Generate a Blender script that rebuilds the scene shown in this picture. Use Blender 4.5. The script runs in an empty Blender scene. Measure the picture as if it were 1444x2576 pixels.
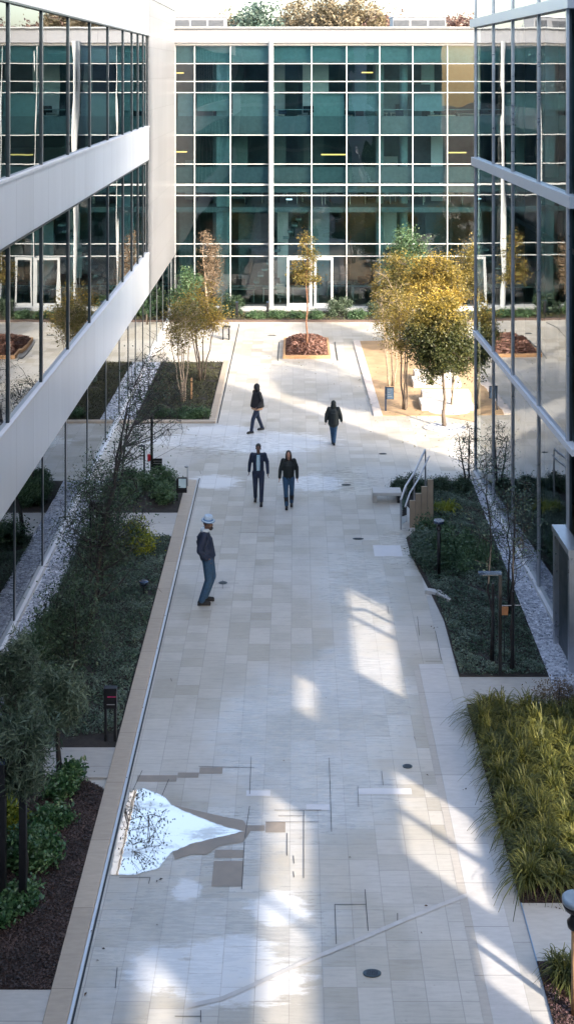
import bpy, math, random
import numpy as np
from mathutils import Vector, Matrix
S = bpy.context.scene
COL = S.collection
R = math.radians
random.seed(7)

# ------------------------------------------------------------------ camera, sky, sun, exposure
CH = 12.0; FP = 3000.0; VX = 742.0; VY = 178.0
cd = bpy.data.cameras.new('camera'); cam = bpy.data.objects.new('camera', cd); COL.objects.link(cam)
cam.location = (0, 0, CH); cam.rotation_euler = (R(90), 0, 0)
cd.sensor_fit = 'HORIZONTAL'; cd.sensor_width = 36; cd.lens = 36 * FP / 1444
cd.shift_x = (722 - VX) / 1444; cd.shift_y = (VY - 1288) / 1444
cd.clip_start = 0.5; cd.clip_end = 2000
S.camera = cam
SUN = Vector((.65, -.76, .5317)).normalized()
w = bpy.data.worlds.new('World'); S.world = w; w.use_nodes = True
nt = w.node_tree; nt.nodes.clear()
sky = nt.nodes.new('ShaderNodeTexSky'); sky.sky_type = 'NISHITA'; sky.sun_disc = False
sky.sun_elevation = math.asin(SUN.z); sky.sun_rotation = math.atan2(SUN.x, SUN.y)
sky.air_density = 1.0; sky.dust_density = 2.8; sky.ozone_density = .3
bg = nt.nodes.new('ShaderNodeBackground'); bg.inputs[1].default_value = .15
wo = nt.nodes.new('ShaderNodeOutputWorld')
nt.links.new(sky.outputs[0], bg.inputs[0]); nt.links.new(bg.outputs[0], wo.inputs[0])
sl = bpy.data.lights.new('sun', 'SUN'); sl.energy = 2.0; sl.angle = R(1.3); sl.color = (1, .87, .72)
so = bpy.data.objects.new('sun', sl); COL.objects.link(so)
so.rotation_euler = SUN.to_track_quat('Z', 'Y').to_euler()
S.view_settings.view_transform = 'Standard'; S.view_settings.look = 'None'
S.view_settings.exposure = 2.38; S.view_settings.gamma = 1
S.render.engine = 'CYCLES'
S.cycles.max_bounces = 8; S.cycles.transparent_max_bounces = 24
S.cycles.glossy_bounces = 4; S.cycles.diffuse_bounces = 4

# ------------------------------------------------------------------ helpers
def G(px, py):
    d = FP * CH / (py - VY); return ((px - VX) * d / FP, d)
def HT(py, d): return CH - (py - VY) * d / FP
def WX(px, d): return (px - VX) * d / FP

class NT:
    """tiny node expression helper"""
    def __init__(s, name):
        s.m = bpy.data.materials.new(name); s.m.use_nodes = True
        s.t = s.m.node_tree; s.t.nodes.clear()
        s.out = s.t.nodes.new('ShaderNodeOutputMaterial')
        s.tc = None
    def n(s, typ, **kw):
        x = s.t.nodes.new(typ)
        for k, v in kw.items(): setattr(x, k, v)
        return x
    def l(s, a, b): s.t.links.new(a, b)
    def put(s, sock, v):
        if v is None: return
        if hasattr(v, 'is_linked') or isinstance(v, bpy.types.NodeSocket): s.l(v, sock)
        else:
            if isinstance(v, tuple) and len(v) == 3 and sock.type == 'RGBA': v = v + (1,)
            sock.default_value = v
    def M(s, op, a, b=None, c=None):
        x = s.n('ShaderNodeMath', operation=op)
        s.put(x.inputs[0], a); s.put(x.inputs[1], b)
        if c is not None: s.put(x.inputs[2], c)
        return x.outputs[0]
    def obj(s):
        if s.tc is None: s.tc = s.n('ShaderNodeTexCoord')
        return s.tc.outputs['Object']
    def xyz(s):
        x = s.n('ShaderNodeSeparateXYZ'); s.l(s.obj(), x.inputs[0]); return x.outputs
    def comb(s, a, b, c=0.0):
        x = s.n('ShaderNodeCombineXYZ'); s.put(x.inputs[0], a); s.put(x.inputs[1], b); s.put(x.inputs[2], c); return x.outputs[0]
    def mapping(s, scale, rot=(0, 0, 0)):
        x = s.n('ShaderNodeMapping'); s.l(s.obj(), x.inputs[0]); x.inputs['Scale'].default_value = scale; x.inputs['Rotation'].default_value = rot
        return x.outputs[0]
    def noise(s, vec=None, scale=5., detail=4., rough=.6):
        x = s.n('ShaderNodeTexNoise'); s.l(vec if vec is not None else s.obj(), x.inputs['Vector'])
        x.inputs['Scale'].default_value = scale; x.inputs['Detail'].default_value = detail; x.inputs['Roughness'].default_value = rough
        return x.outputs['Fac']
    def white(s, vec):
        x = s.n('ShaderNodeTexWhiteNoise', noise_dimensions='3D'); s.l(vec, x.inputs['Vector']); return x.outputs['Value']
    def ramp(s, fac, *stops):
        x = s.n('ShaderNodeValToRGB'); s.put(x.inputs[0], fac)
        e = x.color_ramp.elements
        while len(e) < len(stops): e.new(.5)
        for i, (p, c) in enumerate(stops):
            e[i].position = p; e[i].color = (c + (1,)) if isinstance(c, tuple) else (c, c, c, 1)
        return x.outputs[0]
    def mix(s, fac, a, b, mode='MIX'):
        x = s.n('ShaderNodeMix', data_type='RGBA', blend_type=mode)
        s.put(x.inputs[0], fac); s.put(x.inputs[6], a); s.put(x.inputs[7], b); return x.outputs[2]
    def smooth(s, v, a, b):
        x = s.n('ShaderNodeMapRange', interpolation_type='SMOOTHSTEP')
        s.put(x.inputs[0], v); x.inputs[1].default_value = a; x.inputs[2].default_value = b; return x.outputs[0]
    def bump(s, h, strength=.3, dist=.02):
        x = s.n('ShaderNodeBump'); s.l(h, x.inputs['Height']); x.inputs['Strength'].default_value = strength; x.inputs['Distance'].default_value = dist
        return x.outputs[0]
    def pbr(s, col, rough=.6, metal=0., spec=.5, normal=None, sheen=None):
        p = s.n('ShaderNodeBsdfPrincipled')
        s.put(p.inputs['Base Color'], col); s.put(p.inputs['Roughness'], rough); s.put(p.inputs['Metallic'], metal)
        s.put(p.inputs['Specular IOR Level'], spec)
        if normal is not None: s.l(normal, p.inputs['Normal'])
        s.l(p.outputs[0], s.out.inputs[0]); return s.m

def simple(name, col, rough=.6, metal=0., var=.12, scale=6., bump=0., spec=.5):
    t = NT(name)
    n = t.noise(scale=scale, detail=5)
    c = t.ramp(n, (.3, tuple(x * (1 - var) for x in col)), (.7, tuple(min(1, x * (1 + var)) for x in col)))
    nn = t.bump(t.noise(scale=scale * 8, detail=3), bump, .01) if bump else None
    rr = t.ramp(n, (.3, max(0, rough - .06)), (.7, min(1, rough + .06)))
    return t.pbr(c, rr, metal, spec, nn)

def leafmat(name, c0, c1, c2, trans=.25, clump=1.6, rough=.55):
    t = NT(name)
    g = t.n('ShaderNodeNewGeometry')
    isl = g.outputs['Random Per Island']
    base = t.ramp(isl, (.0, c0), (.5, c1), (1., c2))
    big = t.noise(scale=clump, detail=3)
    base2 = t.mix(t.smooth(big, .35, .65), base, t.mix(.5, base, c2))
    base3 = t.mix(t.smooth(big, .62, .4), base2, t.mix(.45, base2, c0))
    p = t.n('ShaderNodeBsdfPrincipled'); t.l(base3, p.inputs['Base Color']); p.inputs['Roughness'].default_value = rough
    tr = t.n('ShaderNodeBsdfTranslucent'); t.l(base3, tr.inputs[0])
    mx = t.n('ShaderNodeMixShader'); mx.inputs[0].default_value = trans
    t.l(p.outputs[0], mx.inputs[1]); t.l(tr.outputs[0], mx.inputs[2]); t.l(mx.outputs[0], t.out.inputs[0])
    return t.m

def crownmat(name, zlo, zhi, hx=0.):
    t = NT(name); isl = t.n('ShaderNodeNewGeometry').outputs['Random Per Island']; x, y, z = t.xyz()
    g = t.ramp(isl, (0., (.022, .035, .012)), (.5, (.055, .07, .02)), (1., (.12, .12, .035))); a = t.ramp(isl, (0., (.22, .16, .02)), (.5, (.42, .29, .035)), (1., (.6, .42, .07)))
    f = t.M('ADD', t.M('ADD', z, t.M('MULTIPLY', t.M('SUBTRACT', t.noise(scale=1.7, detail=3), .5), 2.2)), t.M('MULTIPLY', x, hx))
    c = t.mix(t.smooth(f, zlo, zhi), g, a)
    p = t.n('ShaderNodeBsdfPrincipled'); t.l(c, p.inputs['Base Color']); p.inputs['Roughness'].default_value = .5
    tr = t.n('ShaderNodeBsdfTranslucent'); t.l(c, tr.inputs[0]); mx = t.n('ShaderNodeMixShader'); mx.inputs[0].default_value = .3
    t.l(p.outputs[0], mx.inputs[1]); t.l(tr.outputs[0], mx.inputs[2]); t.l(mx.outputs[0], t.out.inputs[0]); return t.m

def glassmat(name, tint, refl=.0, ior=1.5, wav=.25, wscale=.55, gcol=(.93, .97, 1.0)):
    t = NT(name)
    v = t.mapping((1, 1, .5))
    h = t.noise(v, scale=wscale, detail=1.5)
    nrm = t.bump(h, wav, .05)
    fr = t.n('ShaderNodeFresnel'); fr.inputs[0].default_value = ior; t.l(nrm, fr.inputs['Normal'])
    f = t.M('MINIMUM', t.M('ADD', t.M('MULTIPLY', fr.outputs[0], 1.0), refl), 1.0)
    tr = t.n('ShaderNodeBsdfTransparent'); tr.inputs[0].default_value = tint + (1,)
    gl = t.n('ShaderNodeBsdfGlossy'); gl.inputs['Roughness'].default_value = 0.0; gl.inputs[0].default_value = gcol + (1,)
    t.l(nrm, gl.inputs['Normal'])
    mx = t.n('ShaderNodeMixShader'); t.l(f, mx.inputs[0]); t.l(tr.outputs[0], mx.inputs[1]); t.l(gl.outputs[0], mx.inputs[2])
    t.l(mx.outputs[0], t.out.inputs[0]); return t.m

class MB:
    def __init__(s): s.v = []; s.f = []; s.mi = []; s.m = 0
    def add(s, vs, fs):
        o = len(s.v); s.v += [tuple(x) for x in vs]; s.f += [tuple(i + o for i in f) for f in fs]; s.mi += [s.m] * len(fs); return s
    def box(s, x0, x1, y0, y1, z0, z1):
        return s.add([(x0, y0, z0), (x1, y0, z0), (x1, y1, z0), (x0, y1, z0), (x0, y0, z1), (x1, y0, z1), (x1, y1, z1), (x0, y1, z1)],
                     [(3, 2, 1, 0), (4, 5, 6, 7), (0, 1, 5, 4), (1, 2, 6, 5), (2, 3, 7, 6), (3, 0, 4, 7)])
    def obox(s, c, sx, sy, sz, rot):
        m = Matrix.Rotation(rot, 4, 'Z') if not isinstance(rot, Matrix) else rot
        vs = [Vector(c) + m @ Vector((a * sx / 2, b * sy / 2, d * sz / 2)) for a, b, d in
              [(-1, -1, -1), (1, -1, -1), (1, 1, -1), (-1, 1, -1), (-1, -1, 1), (1, -1, 1), (1, 1, 1), (-1, 1, 1)]]
        return s.add(vs, [(3, 2, 1, 0), (4, 5, 6, 7), (0, 1, 5, 4), (1, 2, 6, 5), (2, 3, 7, 6), (3, 0, 4, 7)])
    def quad(s, a, b, c, d): return s.add([a, b, c, d], [(0, 1, 2, 3)])
    def poly(s, pts, z): return s.add([(p[0], p[1], z) for p in pts], [tuple(range(len(pts)))])
    def prism(s, pts, z0, z1):
        n = len(pts)
        a = sum(pts[i][0] * pts[(i + 1) % n][1] - pts[(i + 1) % n][0] * pts[i][1] for i in range(n))
        if a < 0: pts = pts[::-1]
        vs = [(p[0], p[1], z0) for p in pts] + [(p[0], p[1], z1) for p in pts]
        return s.add(vs, [tuple(range(n))[::-1], tuple(range(n, 2 * n))] + [(i, (i + 1) % n, (i + 1) % n + n, i + n) for i in range(n)])
    def tube(s, pts, rads, n=6, cap=True):
        pts = [Vector(p) for p in pts]
        if not hasattr(rads, '__len__'): rads = [rads] * len(pts)
        o = len(s.v); up = Vector((0, 0, 1)); vs = []
        for i, p in enumerate(pts):
            d = (pts[min(i + 1, len(pts) - 1)] - pts[max(i - 1, 0)])
            d = d.normalized() if d.length > 1e-9 else up
            a = d.cross(up if abs(d.z) < .95 else Vector((1, 0, 0))).normalized()
            if i and a.dot(pa) < 0 and abs(a.dot(pa)) > .1: a = -a
            pa = a; b = d.cross(a)
            for k in range(n):
                t = 2 * math.pi * k / n; vs.append(p + (a * math.cos(t) + b * math.sin(t)) * rads[i])
        fs = [(i * n + k, i * n + (k + 1) % n, (i + 1) * n + (k + 1) % n, (i + 1) * n + k) for i in range(len(pts) - 1) for k in range(n)]
        if cap: fs += [tuple(range(n))[::-1], tuple((len(pts) - 1) * n + k for k in range(n))]
        return s.add(vs, fs)
    def lathe(s, prof, c=(0, 0, 0), n=16, sx=1., sy=1.):
        vs = [(c[0] + r * math.cos(2 * math.pi * k / n) * sx, c[1] + r * math.sin(2 * math.pi * k / n) * sy, c[2] + z) for r, z in prof for k in range(n)]
        fs = [(i * n + k, i * n + (k + 1) % n, (i + 1) * n + (k + 1) % n, (i + 1) * n + k) for i in range(len(prof) - 1) for k in range(n)]
        fs += [tuple(range(n))[::-1], tuple((len(prof) - 1) * n + k for k in range(n))]
        return s.add(vs, fs)
    def ell(s, c, r, rot=None, nu=12, nv=8):
        vs = []; fs = []
        for j in range(1, nv):
            ph = math.pi * j / nv
            for i in range(nu):
                th = 2 * math.pi * i / nu
                vs.append(Vector((r[0] * math.sin(ph) * math.cos(th), r[1] * math.sin(ph) * math.sin(th), -r[2] * math.cos(ph))))
        vs.append(Vector((0, 0, -r[2]))); vs.append(Vector((0, 0, r[2])))
        for j in range(nv - 2):
            for i in range(nu):
                fs.append((j * nu + i, j * nu + (i + 1) % nu, (j + 1) * nu + (i + 1) % nu, (j + 1) * nu + i))
        b = len(vs) - 2
        for i in range(nu):
            fs.append((b, (i + 1) % nu, i)); fs.append((b + 1, (nv - 2) * nu + i, (nv - 2) * nu + (i + 1) % nu))
        if rot is not None: vs = [rot @ v for v in vs]
        return s.add([v + Vector(c) for v in vs], fs)
    def mesh(s, name, mats):
        me = bpy.data.meshes.new(name); me.from_pydata(s.v, [], s.f)
        for m in (mats if isinstance(mats, (list, tuple)) else [mats]): me.materials.append(m)
        if any(s.mi): me.polygons.foreach_set('material_index', s.mi)
        me.update(); return me
    def build(s, name, mats, parent=None, smooth=False, bevel=0):
        me = s.mesh(name, mats)
        if smooth: me.polygons.foreach_set('use_smooth', [True] * len(me.polygons))
        return link(name, me, parent, bevel)

def link(name, me, parent=None, bevel=0):
    o = bpy.data.objects.new(name, me); COL.objects.link(o)
    if parent: o.parent = parent
    if bevel:
        b = o.modifiers.new('bevel', 'BEVEL'); b.width = bevel; b.segments = 2; b.limit_method = 'ANGLE'
    return o
def tag(o, label=None, cat=None, group=None, kind=None):
    if label: o['label'] = label
    if cat: o['category'] = cat
    if group: o['group'] = group
    if kind: o['kind'] = kind
    return o
def thing(name, loc, label, cat, group=None, rz=0.):
    o = bpy.data.objects.new(name, None); COL.objects.link(o); o.location = loc; o.rotation_euler = (0, 0, rz); o.empty_display_size = .1
    return tag(o, label, cat, group)
def fix(o):   # a part built in world coordinates keeps its place under its thing
    bpy.context.view_layer.update()
    p = o.parent
    m = Matrix.Translation(p.location) @ Matrix.Rotation(p.rotation_euler.z, 4, 'Z')
    o.matrix_parent_inverse = m.inverted(); return o
def copy_tree(o, parent=None):
    c = o.copy(); COL.objects.link(c)
    if parent: c.parent = parent
    for ch in list(o.children): copy_tree(ch, c)
    return c

# ------------------------------------------------------------------ leaves
def leaf_mesh(name, pos, size, mat, asp=.5, up=.35, seed=0, droop=0.):
    rs = np.random.RandomState(seed); n = len(pos); pos = np.asarray(pos, float)
    nrm = rs.normal(size=(n, 3)); nrm[:, 2] = np.abs(nrm[:, 2]) + up; nrm /= np.linalg.norm(nrm, axis=1)[:, None]
    t = rs.normal(size=(n, 3)); t[:, 2] -= droop; t -= nrm * (t * nrm).sum(1)[:, None]; t /= np.linalg.norm(t, axis=1)[:, None]
    b = np.cross(nrm, t); L = size * (.6 + .8 * rs.rand(n))[:, None]; W = L * asp
    v = np.stack([pos - t * L * .5, pos + b * W * .5 - t * L * .05 + nrm * L * .08, pos + t * L * .5, pos - b * W * .5 - t * L * .05 + nrm * L * .08], 1).reshape(-1, 3)
    me = bpy.data.meshes.new(name); me.vertices.add(4 * n); me.vertices.foreach_set('co', v.ravel())
    me.loops.add(4 * n); me.loops.foreach_set('vertex_index', np.arange(4 * n))
    me.polygons.add(n); me.polygons.foreach_set('loop_start', np.arange(n) * 4); me.polygons.foreach_set('loop_total', np.full(n, 4))
    me.materials.append(mat); me.update(calc_edges=True); return me

def crown_points(rs, blobs, nclump, nleaf, cr, flat=.8):
    """clump centres in the shell of several lobes, gaussian leaves about each"""
    cs = []
    w_ = np.array([b[3] * b[4] * b[5] for b in blobs]); w_ = w_ / w_.sum()
    for _ in range(nclump):
        b = blobs[rs.choice(len(blobs), p=w_)]
        d = rs.normal(size=3); d /= np.linalg.norm(d); r = (.35 + .65 * rs.rand() ** .6)
        cs.append([b[0] + d[0] * r * b[3], b[1] + d[1] * r * b[4], b[2] + d[2] * r * b[5]])
    cs = np.array(cs)
    k = rs.randint(0, nclump, nleaf)
    sc = cr * (.5 + rs.rand(nclump))[k][:, None]
    p = cs[k] + rs.normal(size=(nleaf, 3)) * sc * np.array([1, 1, flat])
    return cs, p

def make_tree(name, x, y, label, cat, H, trunk_h, r, lean=(0, 0), stems=1, nleaf=5000, nclump=60, leaf=.07, mat=None, bark=None,
              blobs=None, cr=.16, seed=1, tr=.05, group=None, sq=1., asp=.5, twigs=True, base_z=0., splay=.25, up=.35, droop=0.):
    rs = np.random.RandomState(seed); rd = random.Random(seed)
    t = thing(name, (x, y, base_z), label, cat, group)
    cz = (H + trunk_h) / 2; rz = (H - trunk_h) / 2
    if blobs is None:
        blobs = [(lean[0], lean[1], cz, r * .8, r * .8, rz)]
        for k in range(6):
            a = rd.uniform(0, 6.28); q = rd.uniform(.3, .55) * r
            blobs.append((lean[0] + q * math.cos(a), lean[1] + q * math.sin(a) * sq, cz + rd.uniform(-.55, .5) * rz, r * rd.uniform(.35, .55), r * rd.uniform(.35, .55), rz * rd.uniform(.35, .55)))
    cs, P = crown_points(rs, blobs, nclump, nleaf, cr)
    P[:, 2] = np.maximum(P[:, 2], .05)
    m = MB(); nodes = []
    for s_ in range(stems):
        a = rd.uniform(0, 6.28) if stems > 1 else 0
        bx, by = (.09 * math.cos(a), .09 * math.sin(a)) if stems > 1 else (0, 0)
        tx = lean[0] + (splay * r * math.cos(a) if stems > 1 else 0); ty = lean[1] + (splay * r * math.sin(a) if stems > 1 else 0)
        top = H * (.82 if stems == 1 else rd.uniform(.65, .85)); pts = []; rad = []
        for i in range(9):
            u = i / 8
            wob = .03 * H / 3
            pts.append((bx + (tx - bx) * u ** 1.2 + rd.uniform(-wob, wob) * (i > 0), by + (ty - by) * u ** 1.2 + rd.uniform(-wob, wob) * (i > 0), top * u - .03 * (i == 0)))
            rad.append(tr * (1.25 if i == 0 else 1) * (1 - .85 * u) + .004)
        m.tube(pts, rad, 7); nodes += [(Vector(p), rr) for p, rr in zip(pts, rad) if p[2] > trunk_h * .55]
    # limbs, then twigs to clumps
    limbs = []
    for k in range(min(nclump, 10 + nclump // 8)):
        c = Vector(cs[k * (nclump // min(nclump, 10 + nclump // 8))])
        best = min(nodes, key=lambda q: (q[0] - c).length + (2 if q[0].z > c.z - .1 else 0))
        a, b = best[0], c; mid = a.lerp(b, .5) + Vector((rd.uniform(-.08, .08), rd.uniform(-.08, .08), -.08 * (b - a).length))
        rr = max(.006, best[1] * .5); m.tube([a, mid, b], [rr, rr * .7, .004], 5, False)
        limbs += [(mid, rr * .7), (b, .005), (a.lerp(mid, .5), rr), (mid.lerp(b, .5), rr * .5)]
    if twigs:
        for c in cs:
            c = Vector(c); q = min(limbs, key=lambda q: (q[0] - c).length)
            if (q[0] - c).length > .03:
                m.tube([q[0], q[0].lerp(c, .5) + Vector((0, 0, -.02)), c], [.009, .007, .005], 3, False)
                for _ in range(2):
                    e = c + Vector(rs.normal(size=3)) * cr * 1.3
                    m.tube([c, e], [.005, .003], 3, False)
    m.build('trunk', bark, t, smooth=True)
    if nleaf: link('crown', leaf_mesh('crown', P, leaf, mat, asp, up, seed, droop), t)
    return t

def bush(name, x, y, label, cat, rx, ry, h, n, leaf, mat, bark, seed=1, group=None, asp=.5, base_z=0., rag=.12, stems=7):
    """a shrub: many leaves in lumpy mounds over short stems"""
    rs = np.random.RandomState(seed); rd = random.Random(seed)
    t = thing(name, (x, y, base_z), label, cat, group)
    blobs = []
    nb = max(3, int(max(rx, ry) / .25) * 2); nb += nb // 2 * (rx > .7)
    for k in range(nb):
        q = .62 if rx < .7 else .78; bx = rs.uniform(-1, 1) * rx * q; by = rs.uniform(-1, 1) * ry * q
        hh = h * rs.uniform(.6, .95)
        blobs.append((bx, by, hh * .5, max(min(rx, .5) * .55, .1), max(min(ry, .5) * .55, .1), hh * .52))
    cs, P = crown_points(rs, blobs, 30 + n // 60, n, rag)
    P[:, 2] = np.abs(P[:, 2])
    m = MB()
    for k in range(stems):
        a = cs[rs.randint(len(cs))]
        m.tube([(0, 0, -.02), (a[0] * .6, a[1] * .6, max(.1, a[2]) * .6), tuple(a)], [.015, .01, .004], 4, False)
    m.build('stem', bark, t); link('foliage', leaf_mesh('foliage', P, leaf, mat, asp, .3, seed), t)
    return t

def inpoly(p, poly):
    x, y = p[:, 0], p[:, 1]; c = np.zeros(len(p), bool); n = len(poly)
    for i in range(n):
        x1, y1 = poly[i]; x2, y2 = poly[(i + 1) % n]
        if y1 == y2: continue
        k = ((y1 > y) != (y2 > y)) & (x < (x2 - x1) * (y - y1) / (y2 - y1) + x1); c ^= k
    return c
def cover(name, poly, dens, h, leaf, mat, label, seed=1, asp=.5, z0=.0, edge=.0, hole=.0):
    rs = np.random.RandomState(seed); a = np.array(poly); lo, hi = a.min(0), a.max(0)
    n = int((hi - lo).prod() * dens); p = rs.rand(n, 2) * (hi - lo) + lo; p = p[inpoly(p, poly)]
    f = np.sin(p[:, 0] * 3.1 + 1.3 * np.sin(p[:, 1] * 2.3)) * np.sin(p[:, 1] * 2.7 + 1.1 * np.sin(p[:, 0] * 2.9)) + .35 * np.sin(p[:, 0] * 9 + p[:, 1] * 7)
    keep = f > -1.2 + hole * 1.2
    p = p[keep]; f = f[keep]
    hh = h * (.6 + .35 * f)
    p += rs.normal(size=p.shape) * edge
    z = z0 + np.clip(hh, .03, None) * rs.rand(len(p)) ** .6
    o = link(name, leaf_mesh(name, np.column_stack([p, z]), leaf, mat, asp, .6, seed)); return tag(o, label, None, None, 'stuff')

# ------------------------------------------------------------------ materials
def paving_mat():
    t = NT('paving_stone'); x, y, z = t.xyz()
    CW, RL = .446, .36
    cx = t.M('DIVIDE', t.M('ADD', x, 50.03), CW); ci = t.M('FLOOR', cx); cf = t.M('FRACT', cx)
    off = t.white(t.comb(ci, 3.3, 1.7)); sel = t.white(t.comb(ci, 9.1, 4.2))
    ry = t.M('ADD', t.M('DIVIDE', y, RL), t.M('MULTIPLY', t.M('FLOOR', t.M('MULTIPLY', off, 3.0)), .333)); ri = t.M('FLOOR', ry); rf = t.M('FRACT', ry)
    # merge some neighbouring slabs of a column into long ones
    pair = t.M('FLOOR', t.M('DIVIDE', ri, 2.0)); pid = t.white(t.comb(ci, pair, 7.7)); merge = t.M('GREATER_THAN', pid, .6)
    idr = t.M('ADD', t.M('MULTIPLY', pair, merge), t.M('MULTIPLY', t.M('ADD', ri, 1000.), t.M('SUBTRACT', 1., merge)))
    sid = t.white(t.comb(ci, idr, 2.2)); sid2 = t.white(t.comb(ci, idr, 8.9))
    ds = t.M('MINIMUM', cf, t.M('SUBTRACT', 1., cf)); dsm = t.M('MULTIPLY', ds, CW)
    even = t.M('SUBTRACT', 1., t.M('ABSOLUTE', t.M('SUBTRACT', ri, t.M('MULTIPLY', pair, 2.))))     # 1 on the lower slab of a pair
    top = t.M('ADD', t.M('SUBTRACT', 1., rf), t.M('MULTIPLY', t.M('MULTIPLY', merge, even), 9.))
    bot = t.M('ADD', rf, t.M('MULTIPLY', t.M('MULTIPLY', merge, t.M('SUBTRACT', 1., even)), 9.))
    dr = t.M('MULTIPLY', t.M('MINIMUM', top, bot), RL)
    jv = t.smooth(dsm, .008, .003); jh = t.smooth(dr, .008, .003); j = t.M('MAXIMUM', jv, jh)
    tone = t.ramp(sid, (0., (.365, .338, .285)), (.3, (.41, .387, .338)), (.55, (.43, .408, .362)), (.8, (.455, .434, .388)), (1., (.48, .46, .418)))
    patch = t.noise(scale=.33, detail=2); tone = t.mix(t.smooth(patch, .48, .6), tone, t.mix(.5, tone, (.50, .49, .47)))
    grain = t.noise(t.mapping((1.2, 9, 1)), scale=2.4, detail=6, rough=.65)
    tone = t.mix(1., tone, t.ramp(grain, (.25, .82), (.5, 1.), (.78, 1.1)), 'MULTIPLY')
    tone = t.mix(1., tone, t.ramp(t.noise(t.mapping((1, .6, 1)), scale=.9, detail=6, rough=.7), (.3, .87), (.6, 1.03)), 'MULTIPLY')
    # white sheen painted into the base colour as ragged blobs
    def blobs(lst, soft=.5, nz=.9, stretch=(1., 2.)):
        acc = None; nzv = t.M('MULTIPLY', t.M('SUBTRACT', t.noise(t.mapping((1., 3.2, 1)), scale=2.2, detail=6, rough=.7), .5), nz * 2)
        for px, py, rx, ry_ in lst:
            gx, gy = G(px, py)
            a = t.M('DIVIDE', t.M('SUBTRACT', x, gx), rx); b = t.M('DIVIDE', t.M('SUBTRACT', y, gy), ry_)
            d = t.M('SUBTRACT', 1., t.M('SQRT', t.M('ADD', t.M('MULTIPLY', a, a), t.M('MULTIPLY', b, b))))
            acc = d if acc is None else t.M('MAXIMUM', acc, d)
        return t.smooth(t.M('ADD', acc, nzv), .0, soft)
    pale_sheen = blobs([(660, 1112, 2.6, 1.3), (480, 1108, 1.8, .8), (560, 1085, 1.6, .8), (540, 1212, .9, .7), (790, 1215, 1.0, .8), (400, 2440, .5, .5), (580, 2410, .8, .5), (600, 2470, 1.1, .5), (470, 2245, .25, .3), (700, 2290, .5, .4)], .35, .8)
    tone = t.mix(t.M('MULTIPLY', pale_sheen, .62), tone, (.74, .75, .76))
    wet_sheen = blobs([(900, 1480, 1.3, 3.6), (1000, 1380, .8, 2.2), (900, 1750, 1.6, 3.4), (700, 1840, 1.7, 2.6), (850, 1990, 1.5, 1.9), (560, 2120, 1.6, 1.5), (450, 2350, 1.8, 1.9), (700, 2330, 1.2, 1.3), (850, 1210, 2.2, 1.8), (560, 1120, 3.5, 1.8)], .55, .75)
    tone = t.mix(t.M('MULTIPLY', wet_sheen, .35), tone, t.mix(1., tone, (.86, .93, 1.03), 'MULTIPLY'))  # damp stone; the sky's bluish sheen is tinted into its colour
    spot = t.smooth(t.noise(scale=7., detail=2), .70, .74)
    tone = t.mix(t.M('MULTIPLY', spot, .25), tone, (.2, .18, .16))
    colv = t.mix(t.M('MULTIPLY', j, t.M('ADD', .35, t.M('MULTIPLY', sid2, .45))), tone, (.24, .225, .21))
    rough = t.mix(wet_sheen, t.ramp(grain, (.3, .50), (.7, .62)), t.ramp(grain, (.3, .2), (.7, .34)))
    h = t.M('ADD', t.M('MULTIPLY', t.M('SUBTRACT', 1., j), .5), t.M('MULTIPLY', grain, .15))
    return t.pbr(colv, rough, 0., .6, t.bump(h, .25, .006))
M = {}
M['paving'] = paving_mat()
def slab_mat(name, c, L=.9, axis=1, rough=.5, jd=.55):
    t = NT(name); xyz = t.xyz(); y = xyz[axis]
    ry = t.M('DIVIDE', t.M('ADD', y, 40.), L); ri = t.M('FLOOR', ry); rf = t.M('FRACT', ry)
    sid = t.white(t.comb(ri, 1.1, 5.2)); d = t.M('MULTIPLY', t.M('MINIMUM', rf, t.M('SUBTRACT', 1., rf)), L)
    g = t.noise(t.mapping((1.5, 6, 1)), scale=3, detail=6)
    col = t.ramp(sid, (0., tuple(v * .9 for v in c)), (1., tuple(v * 1.08 for v in c)))
    col = t.mix(1., col, t.ramp(g, (.25, .88), (.75, 1.1)), 'MULTIPLY')
    col = t.mix(t.smooth(d, .008, .003), col, tuple(v * jd for v in c))
    return t.pbr(col, rough, 0, .4, t.bump(g, .2, .004))
M['kerb'] = slab_mat('kerb_stone', (.40, .335, .265), 1.5)
M['band'] = slab_mat('light_band_stone', (.47, .465, .46), .9)
M['band2'] = slab_mat('tan_band_stone', (.41, .385, .35), .9)
M['edge'] = slab_mat('edge_stone', (.44, .43, .41), 1.2)
M['cross'] = slab_mat('cross_path_stone', (.43, .41, .38), 1.1)
M['white'] = simple('white_panel', (.68, .69, .72), .38, 0, .03, 1.5, 0)
def panelmat(name, col, axis, L, lo=.94, hi=1.04, rough=.36, zj=None):
    t = NT(name); xyz = t.xyz(); y = xyz[axis]
    ry = t.M('DIVIDE', t.M('ADD', y, 41.3), L); ri = t.M('FLOOR', ry); rf = t.M('FRACT', ry)
    zi = t.M('FLOOR', t.M('DIVIDE', xyz[2], 1.3)) if zj else 0.
    sid = t.white(t.comb(ri, zi, 5.2)); d = t.M('MULTIPLY', t.M('MINIMUM', rf, t.M('SUBTRACT', 1., rf)), L)
    if zj:
        zf = t.M('FRACT', t.M('DIVIDE', xyz[2], 1.3)); d = t.M('MINIMUM', d, t.M('MULTIPLY', t.M('MINIMUM', zf, t.M('SUBTRACT', 1., zf)), 1.3))
    c = t.ramp(sid, (0., tuple(v * lo for v in col)), (1., tuple(min(1, v * hi) for v in col)))
    st = t.noise(t.mapping((.8, .8, .12)), scale=2.2, detail=5); c = t.mix(1., c, t.ramp(st, (.3, .95), (.7, 1.03)), 'MULTIPLY')
    c = t.mix(t.smooth(d, .012, .005), c, tuple(v * .62 for v in col))
    return t.pbr(c, rough, 0., .5)
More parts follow.
